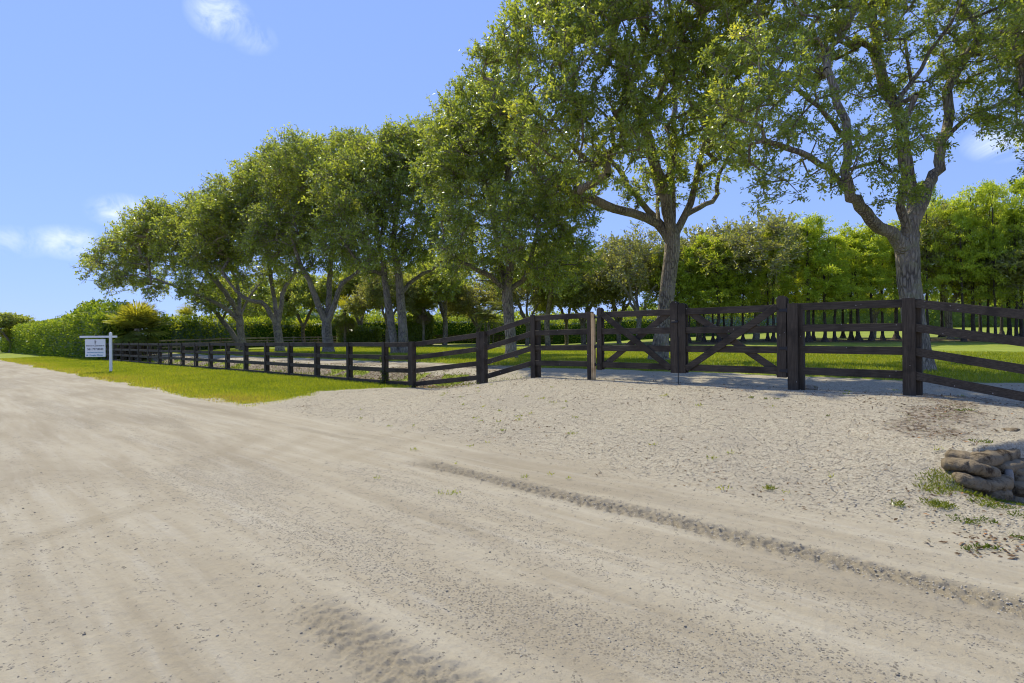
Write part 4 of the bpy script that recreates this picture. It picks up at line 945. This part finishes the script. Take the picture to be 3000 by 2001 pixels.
# ------------------------------------------------------------------ palms
def fan_frond(base, az, el, pet, rad, droop, n=22):
    """returns leaf arrays for one fan-shaped frond"""
    d = np.array([math.cos(az) * math.cos(el), math.sin(az) * math.cos(el), math.sin(el)]); side = nrm(np.cross(d, [0, 0, 1.0])[None])[0]; up = np.cross(side, d)
    hub = base + d * pet - np.array([0, 0, droop * pet * .3])
    a = np.linspace(-1.9, 1.9, n) + rng.normal(0, .03, n)
    D = d[None] * np.cos(a)[:, None] + side[None] * np.sin(a)[:, None] + up[None] * .12
    L = rad * (1 - .22 * (np.abs(a) / 1.9) ** 2) * rng.uniform(.88, 1.08, n)
    tip = D * 1.0 - np.array([0, 0, 1.0]) * (droop * .9)
    return hub, D, tip, L, up
def palm(name, label, X, Y, h, nf, pet, rad, spread=(-.5, 1.35), dead=0, cat='palm', trunk_r=.17, group=None, width=.075):
    g = gz(X, Y); root = thing(name, label, cat, (X, Y, g), group=group)
    if h > .3:
        mb = MB(); k_ = 9; mb.tube([(0.03 * math.sin(i * 2), 0, -.2 + (h + .2) * i / k_) for i in range(k_ + 1)], [trunk_r * (1.25 if i < 1 else 1 + .06 * (i % 2)) for i in range(k_ + 1)], 12); mb.build('trunk', M['bark'], root, True)
    def build(nm, els, mat, drp, lo_v):
        P, D, U, L, W, v = [], [], [], [], [], []; A_, B_ = [], []
        for el in els:
            az = rng.random() * 6.283; dr = drp + .5 * max(0, .7 - el) * .5; b = np.array([0, 0, h]); hub, D1, tip, L1, up = fan_frond(b, az, el, pet * rng.uniform(.75, 1.15), rad, dr)
            n = len(L1); vv = np.clip(lo_v + .35 * max(0, el) * (nm == 'fronds') + rng.normal(0, .16) + rng.normal(0, .08, n), 0, 1)
            P.append(np.repeat(hub[None], n, 0)); D.append(D1); U.append(np.repeat(up[None], n, 0) + rng.normal(0, .25, (n, 3))); L.append(L1 * .62); W.append(np.full(n, width)); v.append(vv)
            e = hub + nrm(D1) * (L1 * .56)[:, None]; P.append(e); D.append(nrm(D1) + np.array([0, 0, -1.0]) * dr); U.append(np.repeat(up[None], n, 0)); L.append(L1 * .5); W.append(np.full(n, width * .72)); v.append(vv)
            A_.append(b); B_.append(hub)
        V, vv = leaf_geo(*(np.concatenate(a) for a in (P, D, U, L, W)), np.concatenate(v))
        tv, tf = tri_tubes(np.array(A_), np.array(B_), np.full(len(A_), .03), np.full(len(A_), .018))
        me = mesh_np(nm, np.concatenate([V, tv]), [np.arange(len(V)).reshape(-1, 4), tf + len(V)], mat, {'v': np.concatenate([vv, np.full(len(tv), .5)])}); obj(nm, me, root)
    build('fronds', rng.uniform(*spread, nf), M['palm'], .30, .55)
    if dead: build('dead_skirt', rng.uniform(-1.35, -.75, dead), M['palm_dry'], .55, .5)
    return root
p = at(403, 960, 45); palm('cabbage_palm', 'bushy yellow-green fan palm with brown dead skirt by the hedge end', p[0], 45, 2.7, 80, 1.1, 1.35, (-.75, 1.4), 24, trunk_r=.22, width=.10)
p = at(548, 915, 74); palm('cabbage_palm', 'small dark fan palm head poking above the far hedge', p[0], 74, 4.2, 30, .9, 1.1, (-.7, 1.4), 6)
p = at(1010, 900, 72); palm('cabbage_palm', 'yellowish fan palm behind the three-stemmed oak', p[0], 72, 4.6, 44, 1.3, 1.5, (-1.1, 1.3), 12)
p = at(1240, 890, 70); palm('cabbage_palm', 'slim-trunked fan palm right of the twin-stemmed oak', p[0], 70, 5.0, 36, 1.0, 1.1, (-1.0, 1.3), 8, trunk_r=.15)
def feather_palm(label, X, Y, h, nst):
    g = gz(X, Y); root = thing('clump_palm', label, 'palm', (X, Y, g)); mb = MB(); P, D, U, L, W, v = [], [], [], [], [], []
    for s_ in range(nst):
        ax, ay = rng.normal(0, .5, 2); top = np.array([ax * 2, ay * 2, h * rng.uniform(.55, 1)]); mb.tube([(ax, ay, -.1), tuple(top * .6 + np.array([0, 0, .1])), tuple(top)], [.09, .075, .06], 7)
        for f in range(15):
            az = rng.random() * 6.283; el = rng.uniform(-.2, 1.3); n = 26; Lf = rng.uniform(1.8, 2.6); u = np.linspace(.08, 1, n)
            d = np.array([math.cos(az) * math.cos(el), math.sin(az) * math.cos(el), math.sin(el)]); pts = top + d * (Lf * u)[:, None] - np.array([0, 0, 1.0]) * (.9 * Lf * .5 * u ** 2)[:, None]
            tg = nrm(np.gradient(pts, axis=0)); sd = nrm(np.cross(tg, [0, 0, 1.0])); mb.tube([tuple(q_) for q_ in pts[::5]], .014, 3, False)
            for sg_ in (-1, 1):
                P.append(pts); D.append(sd * sg_ + tg * .5 - np.array([0, 0, .35])); U.append(np.repeat([[0, 0, 1.0]], n, 0)); L.append(.5 * np.sin(math.pi * (.1 + .85 * u)) + .08); W.append(np.full(n, .045)); v.append(np.clip(.35 + rng.normal(0, .15, n), 0, 1))
    mb.build('trunks', M['bark'], root, True); leaf_object('fronds', *(np.concatenate(a) for a in (P, D, U, L, W)), np.concatenate(v), M['palm'], root)
p = at(1425, 960, 66); feather_palm('dark wispy clump of feather palms left of the dense dark oak', p[0], 66, 5.2, 5)

# ------------------------------------------------------------------ hedges, shrubs, far tree line
def leafy_mass(name, label, cat, path, width, hfun, n, L, mat, vbase, top_bump=.5, core=True, kind=None, stems=False, dens_in=.25):
    """hedge along path [(X,Y)...]; hfun(u, s) gives height"""
    path = np.asarray(path, float); seg = np.linalg.norm(np.diff(path, axis=0), axis=1); cum = np.concatenate([[0], np.cumsum(seg)]); tot = cum[-1]
    def pos(s): return np.stack([np.interp(s, cum, path[:, 0]), np.interp(s, cum, path[:, 1])], -1)
    s = rng.uniform(0, tot, n); p = pos(s); tg = nrm(pos(np.minimum(s + .5, tot)) - pos(np.maximum(s - .5, 0))); nm = np.stack([tg[:, 1], -tg[:, 0]], -1)
    H = hfun(s); a = rng.uniform(0, 1, n)
    # walk round the section: up the near face, over the top, down the far face
    per = 2 * H + width; d = a * per; side = np.where(d < H, -1.0, np.where(d > H + width, 1.0, 0)); zz = np.where(d < H, d, np.where(d > H + width, per - d, H)); ww = np.where(d < H, -width / 2, np.where(d > H + width, width / 2, d - H - width / 2))
    rc_ = .9; edge = np.clip((zz - (H - rc_)) / rc_, 0, 1); ww = ww * (1 - .35 * edge ** 2 * (side != 0)); zz = zz - (side == 0) * rc_ * .6 * (np.abs(ww) / (width / 2)) ** 3
    b = (fbm(s * .7 + 3, zz * .8 + side * 9, 3, 80) - .5) * 1.5 * top_bump; out = np.stack([nm[:, 0] * side, nm[:, 1] * side, (side == 0) * 1.0 + edge * .7], -1); out = nrm(out)
    depth = -np.abs(rng.normal(0, dens_in, n)) + (rng.random(n) < .06) * rng.uniform(0, .4, n)
    Pq = np.stack([p[:, 0] + nm[:, 0] * ww, p[:, 1] + nm[:, 1] * ww, zz], -1) + out * (b + depth)[:, None]
    gzz = base_height(Pq[:, 0], Pq[:, 1]); Pq[:, 2] = np.maximum(Pq[:, 2], .08) + gzz
    ec = rng.random(n) < 2.2 * width / (tot + 2 * width); es = np.where(rng.random(n) < .5, 0.0, tot); e2 = rng.uniform(-.5, .5, n) * width; ez = rng.random(n) * hfun(es)
    ep = pos(es); et = nrm(pos(np.minimum(es + .5, tot)) - pos(np.maximum(es - .5, 0))); en = np.stack([et[:, 1], -et[:, 0]], -1); eo = et * np.where(es > 0, 1, -1)[:, None]
    bul = (.55 * (1 - (2 * e2 / width) ** 2) + b * .6 + depth)[:, None]; E = np.concatenate([ep + en * e2[:, None] + eo * bul, ez[:, None]], 1); E[:, 2] += base_height(E[:, 0], E[:, 1])
    Pq = np.where(ec[:, None], E, Pq); out = np.where(ec[:, None], np.concatenate([eo, np.zeros((n, 1))], 1), out)
    D = nrm(out * .7 + rng.normal(size=(n, 3)) * .8 + np.array([0, 0, .35])); U = nrm(rng.normal(size=(n, 3)) + out * .7 + np.array([0, 0, .6]))
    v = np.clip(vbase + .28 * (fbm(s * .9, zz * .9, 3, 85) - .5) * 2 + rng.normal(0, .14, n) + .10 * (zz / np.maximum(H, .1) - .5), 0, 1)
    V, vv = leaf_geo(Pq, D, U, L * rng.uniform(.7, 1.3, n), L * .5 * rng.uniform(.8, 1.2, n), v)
    faces = [np.arange(len(V)).reshape(-1, 4)]
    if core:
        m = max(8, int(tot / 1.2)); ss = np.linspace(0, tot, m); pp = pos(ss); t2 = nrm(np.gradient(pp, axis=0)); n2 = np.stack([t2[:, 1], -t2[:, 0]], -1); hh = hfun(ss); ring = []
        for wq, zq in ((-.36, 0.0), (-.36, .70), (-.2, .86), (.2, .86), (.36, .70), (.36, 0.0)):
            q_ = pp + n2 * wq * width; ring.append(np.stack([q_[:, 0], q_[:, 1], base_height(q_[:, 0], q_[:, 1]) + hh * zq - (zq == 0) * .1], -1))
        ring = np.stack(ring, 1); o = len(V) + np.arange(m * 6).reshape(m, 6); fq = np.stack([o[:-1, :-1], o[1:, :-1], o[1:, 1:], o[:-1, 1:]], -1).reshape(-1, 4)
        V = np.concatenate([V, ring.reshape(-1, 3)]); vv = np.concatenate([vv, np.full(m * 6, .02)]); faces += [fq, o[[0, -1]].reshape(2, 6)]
    me = mesh_np(name, V, faces, M[mat], {'v': vv}); o = obj(name, me); return tag(o, label, cat, kind=kind)
def road_line(q, t0, t1, n=12): return [xy(q, t) for t in np.linspace(t0, t1, n)]
t_h = t_of(300, 10.2)
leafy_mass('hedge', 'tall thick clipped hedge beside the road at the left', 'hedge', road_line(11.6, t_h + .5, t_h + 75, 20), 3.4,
           lambda s: 4.15 + 1.0 * np.exp(-((s - 6) / 5.5) ** 2) - .7 * np.exp(-(s / 1.6) ** 2), 56000, .27, 'clusia', .47, .75, dens_in=.42)
c0 = np.array(xy(13.8, t_h - 3)); c1 = c0 + np.array([30, 24.0]); c2 = np.array([-4., 88.]); c3 = np.array([22., 92.])
leafy_mass('hedge', 'long bright green hedge along the far boundary behind the tan fence', 'hedge', [at(455, 990, 58)[:2], at(720, 990, 72)[:2], at(900, 990, 80)[:2], at(1250, 990, 88)[:2], at(1560, 990, 92)[:2], at(1900, 990, 96)[:2], at(2300, 980, 108)[:2]], 2.6,
           lambda s: 3.7 + .8 * (fbm(s * .35, s * 0, 3, 90) - .5) + .5 * sst(20, 40, s) + .8 * (fbm(s * 1.3, s * 0, 3, 91) - .5), 44000, .34, 'clusia', .62, .7, dens_in=.4)
leafy_mass('shrub', 'dark dense shrub filling the gap behind the twin-stemmed oak', 'shrub', [at(1190, 990, 75)[:2], at(1255, 990, 74)[:2]], 2.2, lambda s: 3.9 + 0 * s, 3500, .32, 'oak', .2, .7)
leafy_mass('shrub', 'dark shrubs behind the stems of the three-stemmed oak', 'shrub', [at(1005, 990, 76)[:2], at(1100, 990, 76)[:2]], 2.0, lambda s: 2.6 + 0 * s, 3500, .32, 'oak', .28, .7)
leafy_mass('far_treeline', None, None, [(-60, 128), (-30, 150), (10, 165), (60, 150), (110, 130), (150, 110)], 6, lambda s: 8 + 5 * (fbm(s * .06, s * 0, 3, 95) - .5), 26000, 1.0, 'oak', .36, 2.2, kind='stuff', dens_in=.8)
# tree behind the roadside hedge
inst('garden_tree', (('trunk', PO[1][0]), ('crown', PO[1][1])), (at(30, 990, 85)[0], 85, gz(at(30, 990, 85)[0], 85)), 1.0, (1.05, .9, .72), 'dark bushy tree showing over the roadside hedge at far left', 'tree')

# ------------------------------------------------------------------ far board fences
def far_fence(label, pts, mat, h, nr, post_gap, bw=.15):
    f = thing('board_fence', label, 'fence', (pts[0][0], pts[0][1], gz(*pts[0][:2])))
    for (a, b) in zip(pts[:-1], pts[1:]):
        a, b = np.asarray(a[:2], float), np.asarray(b[:2], float); L = np.linalg.norm(b - a); n = max(1, int(L / post_gap)); d = Vector((*(b - a) / L, 0)); sd = Vector((d.y, -d.x, 0))
        for i in range(n):
            p0 = a + (b - a) * i / n; p1 = a + (b - a) * (i + 1) / n; g0, g1_ = gz(*p0), gz(*p1)
            mb = MB(); mb.board((p0[0], p0[1], g0 - .2), (p0[0], p0[1], g0 + h + .05), .14, .12, sd, ch=.01); mb.build('post', M[mat], f)
            for r_ in range(nr):
                z = h - bw / 2 - r_ * (h - .25) / nr
                mb = MB(); mb.board((p0[0] + sd.x * .08, p0[1] + sd.y * .08, g0 + z), (p1[0] + sd.x * .08, p1[1] + sd.y * .08, g1_ + z), bw, .04, sd); mb.build('rail', M[mat], f)
    keep(f); return f
far_fence('weathered tan board fence in front of the far hedge', [at(440, 995, 54), at(700, 995, 68), at(1000, 995, 78)], 'fence_tan', 1.3, 3, 3.2)
far_fence('dark board fence far behind the lawn near the yellow hedge', [at(1010, 995, 79), at(1300, 995, 84), at(1620, 995, 87)], 'fence', 1.4, 4, 3.6)
#@@PART4
# ------------------------------------------------------------------ grass, stones, fallen leaves
def surf(X, Y): return ground_z(X, Y)[0]
def scatter(n, q0, q1, t0, t1, fn, near=None):
    """random ground points where fn(X,Y,q,t) > random; denser near the camera when near is set"""
    q = rng.uniform(q0, q1, n); t = rng.uniform(t0, t1, n); X, Y = xy(q, t); m = (Y > .8) & (np.abs(X) < Y * 1.25 + 1.5)
    X, Y, q, t = X[m], Y[m], q[m], t[m]; p = fn(X, Y, q, t)
    if near: p = p * np.clip((near / np.hypot(X, Y)) ** 1.6, 0, 1)
    m = rng.random(len(X)) < p; return X[m], Y[m]
def blades(name, X, Y, hmin, hmax, mat, vb, wide=.010, lean=.45, zoff=.01, kind='stuff', label=None, cat=None, hscale=None):
    n = len(X); Z = surf(X, Y) + zoff; r = np.hypot(X, Y); sc_ = np.clip(r / 16, 1, 3)
    P = np.stack([X, Y, Z], -1); D = nrm(rng.normal(size=(n, 3)) * np.array([lean, lean, .1]) + np.array([0, 0, 1.0])); L = rng.uniform(hmin, hmax, n) * np.clip(sc_, 1, 1.5)
    if hscale is not None: L = L * hscale
    v = np.clip(vb + .55 * (fbm(X * .55, Y * .55, 4, 120) - .5) + (.38 * (1 - sst(5.6, 7.4, qt(X, Y)[0])) if name == 'verge_grass_blades' else 0) + rng.normal(0, .16, n), 0, 1)
    o = leaf_object(name, P, D, rng.normal(size=(n, 3)), L, wide * sc_ * rng.uniform(.7, 1.3, n), v, M[mat]); return tag(o, label, cat, kind=kind)
X, Y = scatter(700000, 5.2, 10.7, 11, 75, lambda X, Y, q, t: np.maximum(sst(.3, .7, region(X, Y)['grass']), .22 * sst(.02, .3, region(X, Y)['grass'])), 17)
blades('verge_grass_blades', X, Y, .03, .10, 'grass', .5, .010)
X, Y = scatter(900000, 14.5, 40, -14, 60, lambda X, Y, q, t: sst(.3, .6, region(X, Y)['lawn']) * (region(X, Y)['soil'] < .4), 21)
qq, tt_ = qt(X, Y)
blades('lawn_grass_blades', X, Y, .05, .12, 'grass', .55, .011, hscale=1 + .5 * (1 - sst(17, 20, qq)) * vnoise(X, Y, 3))
X, Y = scatter(90000, 10.3, 13.8, 11, 60, lambda X, Y, q, t: .6 * sst(.35, .8, region(X, Y)['grass']) + .05, 20)
blades('ditch_weeds', X, Y, .04, .14, 'weed', .45, .013, .7)
X, Y = scatter(60000, 7.2, 13.2, -12, -.3, lambda X, Y, q, t: .45 * sst(.35, .6, fbm(X * .9, Y * .9, 3, 160)) * sst(-.2, -1.2, t + 1.6 * sst(7.9, 9, q)), 12)
blades('bank_weeds', X, Y, .03, .11, 'weed', .45, .011, .7)
# scattered small tufts in the driveway and by the headwall
def tufts(name, spots, mat, vb, hh=(.03, .09), spread=.07, nb=60, w=.009, lean=.9):
    Xs, Ys = [], []
    for (x, y, s) in spots:
        n = int(nb * s); a = rng.random(n) * 6.283; rr = spread * s * rng.random(n) ** .6; Xs.append(x + rr * np.cos(a)); Ys.append(y + rr * np.sin(a))
    return blades(name, np.concatenate(Xs), np.concatenate(Ys), *hh, mat, vb, w, lean)
def px_spot(x, y, z, s): p = on(x, y, z); return (p[0], p[1], s)
tufts('green_weeds', [px_spot(2812, 1207, .5, 1.0), px_spot(2838, 1206, .5, 1.3), px_spot(2875, 1268, .5, 1.9), px_spot(2905, 1290, .48, 1.6), px_spot(2915, 1300, .46, 1.2), px_spot(2865, 1450, -.02, 2.2), px_spot(2890, 1440, -.02, 1.6),
                      px_spot(2920, 1462, -.05, 2.0), px_spot(2955, 1466, -.05, 2.2), px_spot(2990, 1470, -.05, 2.4), px_spot(2812, 1527, .02, 1.7), px_spot(2885, 1528, .02, 1.6), px_spot(2850, 1533, .02, .9), px_spot(2950, 1498, 0, 1.4),
                      px_spot(2910, 1612, 0, 1.0), px_spot(2985, 1580, 0, 1.2), px_spot(2870, 1610, 0, .9), px_spot(2990, 1520, 0, 1.5), px_spot(2840, 1615, 0, 1.0), px_spot(2935, 1415, .1, 1.0), px_spot(2245, 1165, .55, .9), px_spot(2275, 1166, .55, .8), px_spot(2425, 1205, .5, .5)], 'weed', .34, (.012, .038), .055, 42)
tufts('dry_grass_tufts', [px_spot(2755, 1325, .42, 3.0), px_spot(2735, 1335, .42, 2.2), px_spot(2770, 1318, .42, 2.4), px_spot(2745, 1482, .05, 1.8), px_spot(2765, 1484, .05, 1.3), px_spot(2846, 1390, .2, 2.0), px_spot(2885, 1490, 0, 1.8), px_spot(2632, 1401, .3, .8), px_spot(2255, 1388, .2, .8), px_spot(2200, 1170, .5, .6)], 'weed', .6, (.02, .065), .07, 80)
sp_ = []
for i in range(340):
    x, y = rng.uniform(1000, 2900), rng.uniform(1120, 1330); w_ = np.exp(-((x - 1330) / 260) ** 2 - ((y - 1140) / 45) ** 2)
    if rng.random() < .10 + .9 * w_: sp_.append(px_spot(x, y, .45, rng.uniform(.3, 1.0)))
tufts('driveway_weeds', sp_, 'grass', .55, (.02, .06), .09, 26)
# climber on the fence post
cp = P3(Q_FENCE + .02, pt[0], 0); n = 420; zz = rng.random(n) ** 1.2 * .95; a = rng.random(n) * 6.283; rr = .10 + .06 * rng.random(n)
m_ = fbm(zz * 5, a * .4, 2, 130) > .44; P = np.stack([cp.x + rr * np.cos(a), cp.y + rr * np.sin(a), zz + gz(cp.x, cp.y)], -1)[m_]; n = len(P)
o = leaf_object('creeper', P, rand_dir(n) * np.array([1, 1, .4]) - np.array([0, 0, .3]), nrm(P - np.array(cp) * np.array([1, 1, 0]) + np.array([0, 0, .3])), rng.uniform(.05, .09, n), rng.uniform(.04, .06, n), np.clip(rng.normal(.3, .15, n), 0, 1), M['weed'])
tag(o, 'small green creeper climbing the last low fence post', 'climbing plant')
# pebbles and gravel chips: little squashed octahedra with real faces
def pebbles(name, X, Y, s0, s1, vlo, vhi, flat=.6, sink=.25):
    n = len(X); s = s0 + (s1 - s0) * rng.random(n) ** 2.5; Z = surf(X, Y)
    o6 = np.array([[1, 0, 0], [0, 1, 0], [-1, 0, 0], [0, -1, 0], [0, 0, 1], [0, 0, -1]], float); a = rng.random(n) * 6.283; ca, sa = np.cos(a), np.sin(a)
    sx = s[:, None] * rng.uniform(.6, 1.3, (n, 6)); sy = s[:, None] * rng.uniform(.6, 1.2, (n, 6)); sz = s[:, None] * flat * rng.uniform(.7, 1.2, (n, 6))
    px_, py_, pz_ = o6[None, :, 0] * sx + rng.normal(0, .12, (n, 6)) * s[:, None], o6[None, :, 1] * sy + rng.normal(0, .12, (n, 6)) * s[:, None], o6[None, :, 2] * sz
    V = np.stack([X[:, None] + px_ * ca[:, None] - py_ * sa[:, None], Y[:, None] + px_ * sa[:, None] + py_ * ca[:, None], Z[:, None] + pz_ + s[:, None] * flat * (1 - 2 * sink) * .8], -1).reshape(-1, 3)
    f = np.array([[0, 1, 4], [1, 2, 4], [2, 3, 4], [3, 0, 4], [1, 0, 5], [2, 1, 5], [3, 2, 5], [0, 3, 5]]); Fq = (np.arange(n)[:, None, None] * 6 + f[None]).reshape(-1, 3)
    v = np.repeat(rng.uniform(vlo, vhi, n), 6); return tag(obj(name, mesh_np(name, V, [Fq], M['pebble'], {'v': v})), kind='stuff')
X, Y = scatter(420000, -2.5, 5.6, -2, 14, lambda X, Y, q, t: stones_at(q, t, X, Y) * .55, 4.5); pebbles('road_gravel', X, Y, .0018, .0065, .25, .95)
X, Y = scatter(4500, -2.5, 6.2, -2, 16, lambda X, Y, q, t: .25 + 0 * X, 6); pebbles('loose_gravel_stones', X, Y, .005, .013, .1, .7)
X, Y = scatter(420000, 5.3, 15.5, -3, 15, lambda X, Y, q, t: region(X, Y)['gravel'] * .5, 7.5); pebbles('driveway_gravel', X, Y, .004, .013, .3, 1.0, .5)
trk = lambda X, Y, q, t: np.maximum.reduce([np.exp(-(np.abs(d) / w) ** 4) * on_ * (amp > .9) for d, w, on_, tt, amp in tracks(X, Y)])
X, Y = scatter(260000, 1.0, 5.4, -3, 9.5, lambda X, Y, q, t: trk(X, Y, q, t) * (.25 + .75 * fbm(X * 9, Y * 9, 2, 150)), 5); pebbles('track_clods', X, Y, .003, .011, 0, 1, .7, .4)
SC.objects['track_clods'].data.materials[0] = M['clod']
# fallen leaves
def litter(name, X, Y, L, vb):
    n = len(X); P = np.stack([X, Y, surf(X, Y) + .008], -1); D = nrm(rng.normal(size=(n, 3)) * np.array([1, 1, .18])); U = nrm(rng.normal(size=(n, 3)) * .35 + np.array([0, 0, 1.0]))
    o = leaf_object(name, P, D, U, L * rng.uniform(.6, 1.3, n), L * .45 * rng.uniform(.7, 1.2, n), np.clip(rng.normal(vb, .25, n), 0, 1), M['dead_leaf']); return tag(o, kind='stuff')
X, Y = scatter(160000, 4.6, 16.5, -4, 16, lambda X, Y, q, t: region(X, Y)['gravel'] * (.022 + .09 * sst(.5, .75, fbm(X * .8, Y * .8, 3, 140)) + .10 * np.exp(-((q - 11) / 1.6) ** 2)) + .35 * sst(.35, .8, region(X, Y)['litter']) * (t < 3), 9); litter('fallen_leaves', X, Y, .045, .5)
X, Y = scatter(60000, 10.3, 14.2, 11, 50, lambda X, Y, q, t: .5 * region(X, Y)['litter'], 20); litter('ditch_fallen_leaves', X, Y, .10, .6)
sp_ = [px_spot(*a) for a in ((900, 1186, .05, 1), (902, 1188, .05, 1), (2860, 1600, 0, 1), (2880, 1575, 0, 1), (2830, 1395, .25, 1), (2960, 1585, 0, 1), (2990, 1625, 0, 1), (2875, 1610, 0, 1), (2840, 1618, 0, 1), (2720, 1395, .25, 1), (2840, 1440, 0, 1), (2900, 1475, 0, 1), (2960, 1490, 0, 1), (2780, 1430, .1, 1), (2820, 1330, .4, 1), (2860, 1300, .42, 1), (2900, 1250, .45, 1), (2780, 1270, .45, 1))]
Xs = np.concatenate([p_[0] + rng.normal(0, .13, 16) for p_ in sp_]); Ys = np.concatenate([p_[1] + rng.normal(0, .10, 16) for p_ in sp_]); litter('dry_leaf_litter', Xs, Ys, .05, .45)
